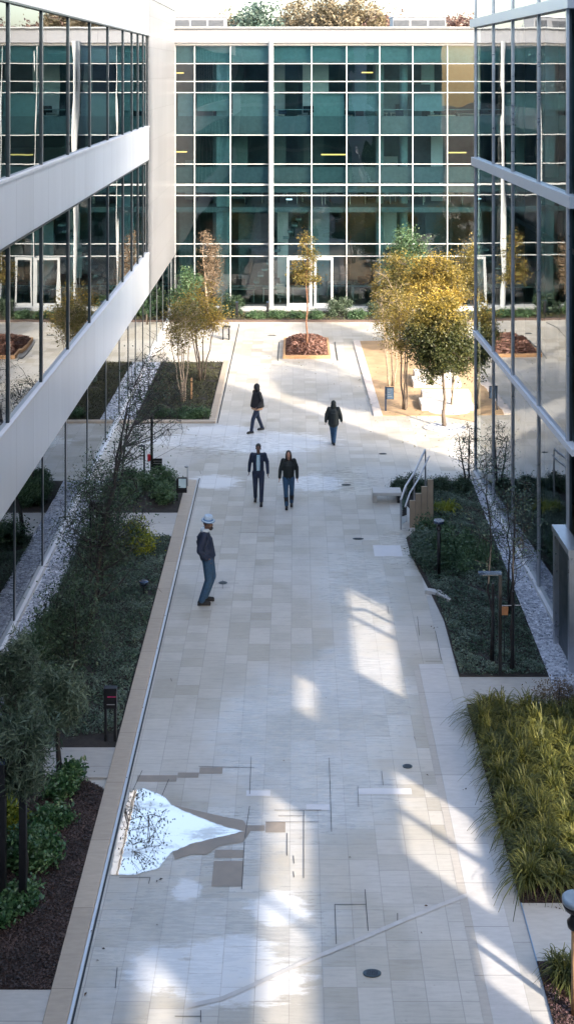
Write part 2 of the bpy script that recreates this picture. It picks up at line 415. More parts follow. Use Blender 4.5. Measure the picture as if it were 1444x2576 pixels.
M['clad'] = panelmat('white_cladding', (.60, .63, .67), 1, 1.675)
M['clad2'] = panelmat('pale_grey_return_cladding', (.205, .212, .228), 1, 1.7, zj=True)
M['fascia'] = panelmat('roof_fascia_panels', (.25, .26, .285), 0, 2.6)
M['frame'] = simple('white_window_frame', (.34, .365, .38), .4, 0, .03)
M['dark'] = simple('dark_metal_fin', (.055, .075, .085), .35, .6, .1)
M['alu'] = simple('brushed_aluminium', (.55, .57, .6), .32, .85, .08)
M['sill'] = simple('silver_sill', (.60, .61, .63), .55, .0, .05)
M['glass_l'] = glassmat('reflective_teal_glass', (.30, .46, .46), .16, 1.55, .10, .5)
M['glass_b'] = glassmat('clear_teal_curtain_glass', (.46, .68, .71), .045, 1.5, .3, .45)
M['glass_b2'] = glassmat('blue_teal_curtain_glass', (.50, .70, .76), .06, 1.5, .3, .45)
M['glass_b3'] = glassmat('pale_curtain_glass', (.60, .78, .80), .10, 1.5, .35, .5)
M['glass_r'] = glassmat('tinted_side_glass', (.32, .45, .48), .17, 1.55, .14, .5)
M['rail_glass'] = glassmat('railing_glass', (.8, .9, .88), .05, 1.5, .0)
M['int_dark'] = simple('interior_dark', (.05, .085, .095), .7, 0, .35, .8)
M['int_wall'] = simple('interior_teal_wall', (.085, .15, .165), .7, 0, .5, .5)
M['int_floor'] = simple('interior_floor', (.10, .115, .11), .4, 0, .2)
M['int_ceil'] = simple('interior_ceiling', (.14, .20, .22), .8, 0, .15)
M['blind'] = simple('pale_roller_blind', (.21, .32, .345), .8, 0, .12)
M['concrete'] = simple('pale_column', (.60, .62, .64), .5, 0, .06)
M['desk'] = simple('desk_top', (.45, .46, .44), .5)
M['black'] = simple('black_metal', (.012, .013, .016), .42, .3, .15)
M['blackblue'] = simple('blue_black_plate', (.03, .05, .09), .25, .3, .1)
M['gran'] = simple('tan_decomposed_granite', (.36, .245, .14), .9, 0, .22, 2.2, .5)
M['bench'] = simple('white_stone_bench', (.52, .49, .45), .55, 0, .05)
M['bark'] = simple('grey_brown_bark', (.12, .095, .075), .85, 0, .3, 14, .5)
M['bark_pale'] = simple('pale_birch_bark', (.34, .27, .20), .8, 0, .35, 18, .4)
M['bark_dark'] = simple('dark_wet_bark', (.022, .02, .02), .7, 0, .3, 14, .4)
M['bark_red'] = simple('reddish_bark', (.17, .085, .05), .8, 0, .3, 18, .4)
M['wood'] = simple('timber_stake', (.42, .25, .13), .7, 0, .2, 9, .3)
M['soil'] = simple('dark_soil', (.028, .024, .021), .95, 0, .5, 9, .8)
M['ground'] = simple('earth', (.12, .10, .08), .95, 0, .3, 1.5, .4)
def mulch(name, a, b):
    t = NT(name); v = t.n('ShaderNodeTexVoronoi'); t.l(t.mapping((1, 1.6, 1)), v.inputs['Vector']); v.inputs['Scale'].default_value = 26
    c = t.ramp(t.white(v.outputs['Color']), (0., a), (1., b)); return t.pbr(c, .85, 0, .3, t.bump(v.outputs['Distance'], 1., .03))
M['mulch'] = mulch('dark_bark_mulch', (.012, .008, .007), (.065, .038, .03))
M['mulch_red'] = mulch('red_bark_mulch', (.05, .022, .014), (.15, .07, .05))
def gravelmat():
    t = NT('white_pebble'); v = t.n('ShaderNodeTexVoronoi'); t.l(t.obj(), v.inputs['Vector']); v.inputs['Scale'].default_value = 17
    c = t.ramp(t.white(v.outputs['Color']), (0., (.1, .12, .16)), (.45, (.42, .45, .52)), (1., (.8, .82, .88)))
    return t.pbr(c, .6, 0, .5, t.bump(v.outputs['Distance'], 1., .03))
M['gravel'] = gravelmat()
M['l_green'] = leafmat('mid_green_leaves', (.025, .065, .03), (.055, .12, .055), (.12, .20, .09))
M['l_dark'] = leafmat('dark_green_leaves', (.014, .036, .018), (.032, .068, .035), (.08, .13, .07))
M['l_cover'] = leafmat('ground_cover_leaves', (.024, .060, .032), (.055, .105, .06), (.18, .24, .19))
M['l_olive'] = leafmat('grey_green_needles', (.022, .05, .028), (.06, .10, .055), (.17, .22, .15))
M['l_yellow'] = leafmat('golden_leaves', (.07, .07, .015), (.22, .165, .03), (.45, .32, .06), .35, 1.1)
M['l_gold'] = leafmat('yellow_green_leaves', (.05, .06, .015), (.15, .13, .03), (.33, .25, .06), .35, 1.3)
M['l_lime'] = leafmat('lime_leaves', (.08, .14, .015), (.20, .24, .02), (.38, .38, .04), .35)
M['l_brown'] = leafmat('brown_leaves', (.10, .07, .04), (.19, .13, .08), (.26, .20, .14), .25)
M['l_autumn'] = leafmat('autumn_leaves', (.13, .115, .07), (.25, .20, .12), (.33, .27, .18), .3, .5)  # far leaf tones lightened to stand for haze
M['l_rust'] = leafmat('rust_leaves', (.15, .09, .075), (.24, .145, .115), (.30, .20, .16), .3, .5)
M['l_far'] = leafmat('far_green_leaves', (.045, .085, .07), (.08, .13, .10), (.14, .19, .15), .3, .5)
M['l_bright'] = leafmat('glossy_bright_leaves', (.02, .07, .025), (.045, .13, .045), (.14, .24, .10), .25, 2.5, .3)
M['grass'] = leafmat('ornamental_grass_blades', (.022, .036, .008), (.07, .09, .018), (.23, .225, .05), .35, 2.6)
M['blue_cloth'] = simple('blue_denim', (.022, .065, .13), .8, 0, .25, 22, .2)
M['navy'] = simple('navy_cloth', (.010, .020, .048), .75, 0, .3, 16, .2)
M['blackcloth'] = simple('black_cloth', (.008, .009, .011), .7, 0, .3, 16, .2)
M['blackgreen'] = simple('dark_green_black_cloth', (.007, .013, .014), .7, 0, .3, 16, .2)
M['shirt'] = simple('pale_blue_shirt', (.30, .48, .58), .7, 0, .1, 20)
M['tan_cloth'] = simple('tan_hem_cloth', (.60, .36, .22), .8, 0, .1)
M['hat'] = simple('pale_blue_straw', (.42, .52, .62), .8, 0, .15, 40, .3)
M['hatband'] = simple('blue_hat_brim', (.08, .19, .36), .7, 0, .15, 30)
M['collar'] = simple('pale_collar', (.55, .62, .68), .8)
M['skin'] = simple('warm_skin', (.36, .19, .13), .5, 0, .08, 12)
M['skin_d'] = simple('brown_skin', (.13, .07, .05), .5, 0, .08, 12)
M['hair'] = simple('dark_brown_hair', (.03, .02, .016), .5, 0, .4, 30, .4)
M['hairb'] = simple('black_hair', (.008, .008, .008), .5, 0, .3, 30, .4)
M['red'] = simple('red_enamel', (.55, .02, .04), .4, 0, .05)
M['magenta'] = simple('magenta_strip', (.45, .03, .13), .5, 0, .05)
M['grey'] = simple('grey_metal', (.33, .34, .36), .4, .5, .08)
M['panel_tan'] = simple('bronze_panel', (.42, .33, .24), .4, .3, .12, 2.5)
M['screen'] = simple('pale_screen', (.45, .6, .66), .2, 0, .1)
M['orange'] = simple('orange_plate', (.50, .22, .09), .6, 0, .15)
M['drain'] = simple('drain_slot', (.02, .024, .028), .5, .4, .2)
M['iron'] = simple('cast_iron', (.045, .055, .075), .4, .6, .4, 40, .6)
M['stain1'] = simple('damp_brown_slab', (.245, .21, .175), .5, 0, .15, 3)
M['stain2'] = simple('pale_new_slab', (.56, .56, .58), .4, 0, .08, 3)
def emis(name, c, s):
    t = NT(name); e = t.n('ShaderNodeEmission'); e.inputs[0].default_value = c + (1,); e.inputs[1].default_value = s; t.l(e.outputs[0], t.out.inputs[0]); return t.m
M['lamp'] = emis('warm_ceiling_lamp', (1, .62, .18), .55)
M['lamp_w'] = emis('cool_ceiling_lamp', (.8, .95, 1), .5)
def water():
    t = NT('rain_water'); n = t.bump(t.noise(scale=2.5, detail=2), .03, .01)
    gl = t.n('ShaderNodeBsdfGlossy'); gl.inputs['Roughness'].default_value = .015; gl.inputs[0].default_value = (.78, .70, .62, 1); t.l(n, gl.inputs['Normal'])
    d = t.n('ShaderNodeBsdfDiffuse'); t.put(d.inputs[0], (.30, .29, .28)); fr = t.n('ShaderNodeFresnel'); fr.inputs[0].default_value = 1.9
    mx = t.n('ShaderNodeMixShader'); t.l(t.M('MINIMUM', t.M('MULTIPLY_ADD', fr.outputs[0], 1.6, .25), 1.), mx.inputs[0]); t.l(d.outputs[0], mx.inputs[1]); t.l(gl.outputs[0], mx.inputs[2])
    tp = t.n('ShaderNodeBsdfTransparent'); m2 = t.n('ShaderNodeMixShader'); t.l(t.smooth(t.noise(t.mapping((1, 2.2, 1)), scale=1.3, detail=6, rough=.7), .36, .50), m2.inputs[0])
    m3 = t.n('ShaderNodeMixShader'); m3.inputs[0].default_value = .55; t.l(tp.outputs[0], m3.inputs[1]); t.l(mx.outputs[0], m3.inputs[2])
    t.l(m3.outputs[0], m2.inputs[1]); t.l(mx.outputs[0], m2.inputs[2])
    at = t.n('ShaderNodeAttribute'); at.attribute_name = 'film'; m4 = t.n('ShaderNodeMixShader'); tp2 = t.n('ShaderNodeBsdfTransparent')
    t.l(t.smooth(t.M('ADD', at.outputs['Fac'], t.M('MULTIPLY', t.M('SUBTRACT', t.noise(scale=9., detail=4), .5), .5)), .12, .85), m4.inputs[0]); t.l(tp2.outputs[0], m4.inputs[1]); t.l(m2.outputs[0], m4.inputs[2]); t.l(m4.outputs[0], t.out.inputs[0]); return t.m
M['water'] = water()

def struct(name, mb, mat, bevel=0):
    return tag(mb.build(name, mat, bevel=bevel), kind='structure')

# ------------------------------------------------------------------ ground, paving, beds
LX = -6.0                        # face of the left building
BY = 59.8                        # face of the back building
def rb(y): return 6.46 - .0307 * y   # face of the right building
struct('ground', MB().poly([(-900, -300), (900, -300), (900, 1200), (-900, 1200)], -.02), M['ground'])
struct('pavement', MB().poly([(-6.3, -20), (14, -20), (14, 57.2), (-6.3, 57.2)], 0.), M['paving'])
# left side: beds in a raised stone edge
KX0, KX1 = -3.17, -2.87
yA, yB = G(0, 2498)[1], G(0, 1962)[1]            # near mulch bed
yC, yD = G(0, 1886)[1], G(0, 1352)[1]            # long bed
yE, yF = G(0, 1293)[1], G(0, 1212)[1]            # hedge bed
yG_, yH = G(0, 1060)[1], G(0, 912)[1]            # far left bed
struct('kerb', MB().box(KX0, KX1, 10, yF, -.02, .06), M['kerb'], .012)
struct('drain_channel', MB().box(KX1 + .002, KX1 + .04, 10, yF + .3, -.02, .008), M['alu'])
struct('drain_slot', MB().box(KX1 + .05, KX1 + .078, 10, yF + .3, -.02, .006), M['drain'])
struct('far_kerb', MB().box(-6.0, -2.7, yG_ - .22, yG_ - .002, -.02, .08).box(-2.95, -2.7, yG_, yH + .1, -.02, .08), M['kerb'], .03)
struct('far_drain', MB().box(-2.66, -2.62, yG_ - .2, yH + 7.5, -.02, .007), M['drain'])
def soil(name, x0, x1, y0, y1, mat='soil', z=.03): return struct(name, MB().box(x0, x1, y0, y1, -.03, z), M[mat])
bnd = [(-5.45, yA), (KX0 - .003, yA), (KX0 - .003, yB - .35), (-3.35, yB - .2), (-3.6, yB - .06), (-4.0, yB), (-5.45, yB)]
struct('mulch_bed', MB().prism(bnd, -.03, .045), M['mulch'])
soil('planting_bed', -5.45, KX0 - .003, yC, yD); soil('hedge_bed', -5.45, KX0 - .003, yE, yF)
soil('birch_bed', -5.5, -2.953, yG_, yH)
struct('gravel_strip', MB().box(-5.98, -5.453, 10, yF, -.03, .025).box(-5.98, -5.503, yG_, yH, -.03, .025), M['gravel'])
struct('cross_path', MB().box(-5.45, KX0 - .003, yB + .003, yC - .003, -.03, .035).box(-5.45, KX0 - .003, yD + .003, yE - .003, -.03, .035).box(-5.45, KX0 - .003, 10, yA - .003, -.03, .035), M['cross'])
# right side bands and beds
struct('tan_band', MB().box(2.38, 2.497, 10, 23.9, -.02, .004), M['band2'])
struct('light_band', MB().box(2.5, 2.997, 10, 24.1, -.02, .006), M['band'])
struct('edge_band', MB().box(3.0, 3.245, 10, 35, -.02, .005), M['edge'])
y1, y2 = G(0, 2275)[1], G(0, 1775)[1]; y3, y4 = G(0, 1705)[1], G(0, 1212)[1]; y5 = G(0, 2425)[1]
soil('grass_bed', 3.25, 6.0, y1, y2, 'mulch'); soil('front_bed', 3.25, 5.9, 10, y5, 'mulch')
bedR = [(3.25, y3), (5.02, y3), (5.15, y4), (3.9, y4), (3.0, y4 + .1), (2.95, 33.5), (3.4, 31.5), (2.86, 30.6), (2.86, 29.6), (3.1, 27.5), (3.25, 26)]
struct('shrub_bed', MB().prism(bedR, -.03, .03), M['soil'])
struct('gravel_strip_east', MB().prism([(5.023, y2), (rb(y2) + .1, y2), (rb(35.4) + .05, 35.4), (5.155, y4), (5.023, y3)], -.03, .022), M['gravel'])
struct('cross_path_east', MB().box(3.25, 5.02, y2 + .003, y3 - .003, -.03, .012).box(3.25, 6.0, y5 + .003, y1 - .003, -.03, .012), M['cross'])
struct('blue_joint', MB().box(3.247, 3.262, 14, y1, 0, .016), simple('blue_grey_joint', (.18, .28, .42), .4))
# far plaza
gb = [G(905, 858), G(962, 1046), (5.0, G(0, 1046)[1]), (7.2, G(0, 1075)[1]), (9.5, 41), (12, 45), (12, 53.5)]
struct('granite_bed', MB().prism(gb, -.03, .02), M['gran'])
gx0 = gb[0][0]
struct('granite_kerb', MB().prism([(gx0 - .3, gb[0][1]), (gb[1][0] - .3, gb[1][1]), (gb[1][0] - .003, gb[1][1]), (gx0 - .003, gb[0][1])], -.03, .05), simple('pink_kerb', (.55, .49, .45), .6))
struct('back_bed', MB().box(-6.0, 12, 57.15, 59.3, -.03, .06), M['soil'])
struct('building_plinth', MB().box(-6.0, 14, 59.3, BY - .01, -.03, .22), M['frame'])
struct('back_kerb', MB().box(-6.0, 12, 57.02, 57.147, -.03, .09), simple('dark_steel_edging', (.10, .07, .06), .7))
# damp and replaced slabs, open joints
def slabs(name, mat, rects, z):
    m = MB()
    for a, b, c, d in rects:
        (xa, ya), (xb, yb) = G(a, d), G(c, b)
        yy = sorted((ya, yb)); xx = sorted((WX(a, (ya + yb) / 2), WX(c, (ya + yb) / 2))); m.poly([(xx[0], yy[0]), (xx[1], yy[0]), (xx[1], yy[1]), (xx[0], yy[1])], z)
    return struct(name, m, mat)
slabs('damp_slabs', M['stain1'], [(345, 1952, 445, 1968), (447, 1945, 500, 1958), (535, 2168, 612, 2232), (540, 2140, 614, 2160), (616, 2078, 666, 2092), (668, 2070, 718, 2096), (502, 1932, 560, 1948)], .004)
slabs('pale_slabs', M['stain2'], [(900, 1985, 1035, 2000), (770, 2025, 830, 2040), (940, 1372, 1010, 1400), (620, 1990, 680, 2004)], .004)
jl = MB()
def joint(a, b, c, d, w_=.011):
    p, q = Vector(G(a, b)), Vector(G(c, d)); n = (q - p).normalized(); n = Vector((-n.y, n.x)) * w_ / 2
    jl.poly([p - n, q - n, q + n, p + n][::1], .008)
for a in [(632, 1905, 628, 2000), (628, 2030, 616, 2110), (615, 2120, 608, 2240), (828, 1908, 834, 2095), (764, 2040, 764, 2212), (722, 2098, 722, 2155), (960, 1942, 964, 1978), (900, 1980, 902, 2032), (842, 2278, 846, 2378),
          (918, 2240, 926, 2345), (690, 2040, 808, 2040), (668, 2070, 800, 2070), (700, 2055, 760, 2055), (842, 2278, 920, 2278), (738, 2155, 740, 2175), (738, 2195, 740, 2210), (500, 1930, 640, 1933),
          (425, 1962, 405, 2010), (358, 1940, 330, 2000), (412, 2005, 395, 2100), (470, 2105, 466, 2130), (300, 2210, 378, 2210), (378, 2210, 374, 2226), (1000, 2300, 1000, 2330), (440, 2560, 505, 2560), (505, 2545, 505, 2576),
          (295, 2437, 290, 2490), (560, 1460, 560, 1482), (430, 1708, 432, 1716), (975, 1525, 978, 1545), (600, 1340, 690, 1340), (545, 1468, 600, 1468), (530, 1480, 580, 1480), (1042, 1855, 1044, 1862), (503, 1185, 506, 1193),
          (1070, 1665, 1110, 1665), (1050, 1552, 1055, 1600), (1095, 1588, 1110, 1662)]:
    joint(*a)
struct('open_joints', jl, simple('dark_joint', (.06, .06, .062), .7))  # thin dark lines laid along the joints
# curved pale line crossing the paving
cv = MB(); cp = [G(*p) for p in [(470, 2535), (560, 2515), (640, 2480), (760, 2425), (900, 2368), (1010, 2320), (1120, 2275), (1290, 2212)]]
for i in range(len(cp) - 1):
    p, q = Vector(cp[i]), Vector(cp[i + 1]); n = (q - p).normalized(); n = Vector((-n.y, n.x)) * .035
    cv.poly([p - n, q - n, q + n, p + n], .0085)
struct('curved_line', cv, simple('pale_line', (.46, .45, .44), .5))
# puddle with a damp margin
struct('damp_margin', MB().poly([G(*p) for p in [(440, 2028), (480, 2038), (560, 2056), (612, 2066), (630, 2094), (612, 2120), (552, 2130), (520, 2152), (480, 2152), (440, 2165), (420, 2100)]], .0065), M['stain1'])
pp = [(276, 2196), (297, 2090), (325, 1990), (360, 1982), (405, 1998), (440, 2030), (500, 2056), (560, 2078), (620, 2094), (560, 2108), (480, 2128), (430, 2150), (400, 2190), (340, 2207), (274, 2207)]
def jitter(pts, k, am, seed, keep=()):
    rs = np.random.RandomState(seed); out = []
    for i in range(len(pts)):
        a, b = np.array(pts[i]), np.array(pts[(i + 1) % len(pts)])
        for q in range(k):
            p = a + (b - a) * q / k; out.append(tuple(p + (0 if (i in keep or q == 0 and i - 1 in keep) else 1) * rs.normal(size=2) * am * (.4 + abs(math.sin(i * 2.1 + q)))))
    return out
ring_ = jitter([G(*p) for p in pp], 6, .006, 3, (0, 1, 13, 14)); c_ = G(385, 2108); pm = MB(); nr = len(ring_)
vs = [(c_[0] + (p[0] - c_[0]) * k, c_[1] + (p[1] - c_[1]) * k, .010) for k in (1.0, .96, .90) for p in ring_] + [(*c_, .010)]
pm.add(vs, [(a * nr + i, a * nr + (i + 1) % nr, (a + 1) * nr + (i + 1) % nr, (a + 1) * nr + i) for a in (0, 1) for i in range(nr)] + [(2 * nr + i, 2 * nr + (i + 1) % nr, 3 * nr) for i in range(nr)])
pud = struct('puddle', pm, M['water']); at_ = pud.data.attributes.new('film', 'FLOAT', 'POINT')
at_.data.foreach_set('value', [0.] * nr + [.6] * nr + [1.] * (nr + 1))

# ------------------------------------------------------------------ left building
def office(x0, y0, label, cat='building'): return thing('office_building', (x0, y0, 0), label, cat)
def P(mb, name, mat, parent, smooth=False, bevel=0): return fix(mb.build(name, mat, parent, smooth, bevel))
L = office(LX - 4, 38, 'long white building on the left with two bands of teal ribbon windows')
zs = [5.1, 8.45, 11.8, 15.15, 18.5, 21.85, 25.2, 28.5, 31.85, 35.2, 38.6, 42.0, 44.3, 46.0, 47.6, 49.0]
hG, h0, h1, h2, h3, hT = 2.82, 4.5, 8.36, 9.7, 13.54, 15.05
Y0, Y1 = 2.0, BY
P(MB().box(LX - .25, LX, Y0, 49.0, hG, h0), 'wall', M['clad'], L, bevel=.01)
P(MB().box(LX - .25, LX, Y0, 49.0, h1, h2), 'wall', M['clad'], L, bevel=.01)
P(MB().box(LX - .25, LX, Y0, 49.0, h3, hT), 'wall', M['clad'], L, bevel=.01)
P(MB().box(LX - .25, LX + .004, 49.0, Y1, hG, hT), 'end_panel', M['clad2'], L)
P(MB().box(LX - .22, LX + .03, Y0, 49.0, h0 + .003, h0 + .066).box(LX - .22, LX + .03, Y0, 49.0, h2 + .003, h2 + .066).box(LX - .24, LX + .02, Y0, Y1 + .02, h3 - .05, h3 - .003), 'sill', M['sill'], L)
P(MB().box(LX - .24, LX + .012, Y0, 49, h1 - .045, h1 - .003).box(LX - .24, LX + .012, Y0, 49, h3 - .09, h3 - .053), 'dark_trim', M['dark'], L)  # dark metal strips along the window heads
P(MB().box(LX - 9, LX + .05, Y0, Y1, hT, hT + .12), 'roof', M['sill'], L)
P(MB().box(LX - 9, LX - .26, Y0, Y1, hG + .02, hG + .3).box(LX - 9, LX - .26, Y0, Y1, h1, h1 + .5), 'floor_slab', M['int_floor'], L)
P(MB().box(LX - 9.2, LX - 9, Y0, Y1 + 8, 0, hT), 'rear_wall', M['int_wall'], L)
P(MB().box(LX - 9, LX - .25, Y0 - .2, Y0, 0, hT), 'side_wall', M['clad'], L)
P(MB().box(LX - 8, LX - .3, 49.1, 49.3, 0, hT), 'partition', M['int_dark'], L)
for a, b in zip(zs[:-1], zs[1:]):
    for lo, hi in ((h0 + .07, h1 - .045), (h2 + .07, h3 - .09)):
        if b < 18: continue
        P(MB().quad((LX - .07, a, lo), (LX - .07, b, lo), (LX - .07, b, hi), (LX - .07, a, hi)), 'window', M['glass_l'], L)
def fin(y, lo, hi, X, par):
    m = MB(); m.box(X - .12, X - .035, y - .035, y + .025, lo, hi); m.m = 1; m.box(X - .12, X - .03, y + .025, y + .06, lo, hi)
    return P(m, 'mullion', [M['dark'], M['alu']], par)
for y in zs:
    if y < 20: continue
    fin(y, h0 + .07, h1 - .046, LX, L); fin(y, h2 + .07, h3 - .091, LX, L)
gz = [20.2, 23.0, 25.9, 28.8, 31.7, 35.0, 38.4, 41.4, 43.6, 45.6, 47.8, 50.2, 52.6, 55.0, 57.4, 59.7]
for a, b in zip(gz[:-1], gz[1:]):
    P(MB().quad((LX - .1, a, .06), (LX - .1, b, .06), (LX - .1, b, hG - .01), (LX - .1, a, hG - .01)), 'window', M['glass_l'], L)
for y in gz: fin(y, .06, hG - .002, LX - .05, L)
P(MB().box(LX - .2, LX - .02, Y0, Y1, -.02, .06), 'base_rail', M['sill'], L)
for y in (22, 30, 38, 46): P(MB().tube([(LX - 1.8, y, .05), (LX - 1.8, y, hG + .02)], .18, 14), 'column', M['concrete'], L)
P(MB().box(LX - 1.9, LX - 1.85, 26.2, 27.0, .3, 2.3), 'yellow_panel', simple('yellow_green_panel', (.45, .45, .03), .5), L)

# ------------------------------------------------------------------ back building
B = office(1.5, BY, 'pale office building across the end of the courtyard with a white gridded teal curtain wall')
cx = [-6.0, WX(490, BY), WX(580, BY), WX(682, BY), WX(784, BY), WX(872, BY), WX(955, BY), WX(1038, BY), WX(1125, BY), WX(1203, BY)]
hz = [HT(p, BY) for p in (112, 158, 203, 231, 338, 411, 463, 490, 612, 643)] + [.2]
RX = 13.5
P(MB().box(-7, RX, BY - .35, BY + .4, HT(106, BY), HT(70, BY)), 'fascia', M['fascia'], B, bevel=.02)
P(MB().box(-7, RX, BY - .5, BY + 14, HT(70, BY), HT(66, BY)), 'roof', M['frame'], B)
P(MB().box(-7, RX, BY - .1, BY + .2, HT(112, BY) + .01, HT(106, BY) - .003), 'soffit', M['sill'], B)
prd = random.Random(21)
for i in range(9):
    for k in range(10):
        a, b = cx[i] + .02, cx[i + 1] - .02; hi, lo = hz[k] - .018, hz[k + 1] + .018
        P(MB().quad((a, BY, lo), (b, BY, lo), (b, BY, hi), (a, BY, hi)), 'window', M[prd.choice(['glass_b', 'glass_b', 'glass_b2', 'glass_b3'])], B)
m = MB()
cxx = cx + [11, 12.7, RX]
for j, x in enumerate(cxx): m.box(x - .027, x + .027, BY - .09, BY + .07, .2, HT(112, BY))
for k, z in enumerate(hz):
    for i in range(len(cxx) - 1): m.box(cxx[i] + .027, cxx[i + 1] - .027, BY - .06, BY + .06, z - (.045 if k == 6 else .022), z + (.045 if k == 6 else .022))
P(m, 'window_frame', M['frame'], B)
P(MB().box(cx[-1] + .04, RX, BY + .02, BY + .05, .2, HT(112, BY)), 'side_glazing', M['glass_b'], B)
P(MB().tube([(WX(682, BY), BY - .3, .1), (WX(682, BY), BY - .3, HT(106, BY) + .1)], .13, 18), 'column', M['frame'], B)
for px in (550, 955, 1015, 300): P(MB().tube([(WX(px, 62), 62, .1), (WX(px, 62), 62, 13.2)], .22 if px != 550 else .3, 14), 'interior_column', M['blind'], B)
P(MB().box(WX(545, BY + .5), WX(582, BY + .5), BY + .5, BY + .8, .2, 13.2), 'shaft_wall', M['blind'], B)
P(MB().box(-6.9, RX, BY + .25, BY + 12, 8.75, 9.0).box(-6.9, RX, BY + .25, BY + .4, 9.0, 9.75), 'floor_slab', M['int_ceil'], B)
P(MB().box(-6.9, RX, BY + .25, BY + 12, 4.9, 5.15).box(-6.9, RX, BY + .25, BY + .4, 5.9, 6.25).box(-6.9, RX, BY + .25, BY + .38, 6.4, 7.2), 'floor_slab', M['int_ceil'], B)
P(MB().box(-6.9, RX, BY + .1, BY + 12, .05, .12), 'ground_floor', M['int_floor'], B)
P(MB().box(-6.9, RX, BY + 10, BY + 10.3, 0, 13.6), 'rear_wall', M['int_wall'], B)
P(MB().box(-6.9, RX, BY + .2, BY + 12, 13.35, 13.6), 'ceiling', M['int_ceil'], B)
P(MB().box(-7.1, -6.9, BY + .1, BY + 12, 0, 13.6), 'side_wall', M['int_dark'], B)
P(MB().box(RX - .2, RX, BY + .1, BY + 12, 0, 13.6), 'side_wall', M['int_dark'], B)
P(MB().box(-6.0, cx[-1], BY + .3, BY + .34, 12.45, 13.3), 'blind', M['blind'], B)
rd = random.Random(4)
for (a, b, py, hgt) in [(437, 545, 304, 'y'), (437, 470, 380, 'y'), (437, 476, 521, 'y'), (437, 476, 527, 'y'), (1087, 1176, 305, 'y'), (1125, 1173, 382, 'y'), (808, 870, 387, 'y'), (910, 938, 180, 'y'), (437, 462, 181, 'y'), (520, 560, 330, 'w'), (855, 925, 330, 'w'), (600, 640, 265, 'w'), (810, 845, 265, 'w'), (720, 735, 500, 'w')]:
    d = BY + (1.0 if rd.random() < .5 else 1.6)
    P(MB().box(WX(a, d), WX(b, d), d, d + .12, HT(py + 2, d), HT(py - 1, d)), 'ceiling_lamp', M['lamp' if hgt == 'y' else 'lamp_w'], B)
rd = random.Random(9)
for lvl in (.12, 5.16, 9.02):
    for k in range(9):
        x = -5.5 + k * 1.75 + rd.uniform(-.4, .4); y = BY + rd.uniform(1.2, 5)
        P(MB().box(x, x + 1.4, y, y + .7, lvl + .70, lvl + .74).box(x + .04, x + .08, y + .05, y + .65, lvl, lvl + .7).box(x + 1.32, x + 1.36, y + .05, y + .65, lvl, lvl + .7), 'desk', M['desk'], B)
        if rd.random() < .7: P(MB().box(x + .3, x + .9, y + .3, y + .33, lvl + .85, lvl + 1.2).box(x + .56, x + .64, y + .33, y + .36, lvl + .74, lvl + .9), 'monitor', M['black'], B)
for x, lv, w_, h in [(-4.6, 5.2, 1.2, 2.2), (3.4, 5.2, .9, 1.9), (.2, 9.1, 1.6, 2.4), (6.1, 9.1, 1.2, 2.2), (5.2, .2, 1.5, 2.3), (-2.4, .2, 1.2, 2.3)]:
    P(MB().box(x, x + w_, BY + 4.5, BY + 4.8, lv, lv + h), 'cabinet', M['int_dark'], B)
rd = random.Random(31)
for lv, top in ((.12, 4.85), (5.2, 8.7), (9.05, 13.3)):
    for k in range(7):
        x = -5.6 + k * 2.1 + rd.uniform(-.5, .5); y = BY + rd.uniform(2.5, 7); w_ = rd.uniform(.5, 1.5)
        P(MB().box(x, x + w_, y, y + .12, lv, lv + (top - lv) * rd.choice([1, 1, .6, .45])), 'partition', M[rd.choice(['blind', 'int_ceil', 'int_dark', 'concrete'])], B)
    for k in range(10):
        x = -5.6 + k * 1.5 + rd.uniform(-.3, .3); y = BY + rd.uniform(.8, 3); c = MB()
        c.box(x, x + .42, y, y + .42, lv + .42, lv + .48).box(x, x + .42, y + .40, y + .44, lv + .5, lv + .95).tube([(x + .21, y + .21, lv), (x + .21, y + .21, lv + .42)], .03, 6); P(c, 'chair', M[rd.choice(['black', 'blackblue', 'desk'])], B)
    P(MB().box(-5.9, 9.2, BY + .5, BY + .53, lv + 1.0, lv + 1.04), 'handrail', M['blind'], B)
for (i, n_) in ((0, 2), (4, 2), (7, 1), (2, 1)):
    for q in range(n_): P(MB().box(cx[i + q] + .1, cx[i + q + 1] - .1, BY + .28, BY + .30, HT(338, BY) + 1.2 * ((i + q) % 2), HT(231, BY)), 'blind', M['blind'], B)
# stair inside
st = MB()
for k in range(14): st.box(-2.6 + k * .22, -2.3 + k * .22, BY + 2.2, BY + 3.4, .3 + k * .33, .4 + k * .33)
P(st, 'staircase', M['blind'], B)
# entrance doors
def door(px0, px1):
    x0, x1 = WX(px0, BY), WX(px1, BY); d = P(MB().box(x0, x0 + .12, BY - .12, BY - .08, .2, 2.68).box(x1 - .12, x1, BY - .12, BY - .08, .2, 2.68).box(x0 + .12, x1 - .12, BY - .12, BY - .08, 2.55, 2.68).box(x0 + .12, x1 - .12, BY - .12, BY - .08, .2, .38), 'door', M['frame'], B)
    h = MB().tube([(x1 - .2, BY - .2, .9), (x1 - .2, BY - .2, 1.6)], .02, 8).build('handle', M['alu'], d); h.matrix_parent_inverse = Matrix.Translation(B.location).inverted(); 
    return d
door(722, 784); door(790, 838)
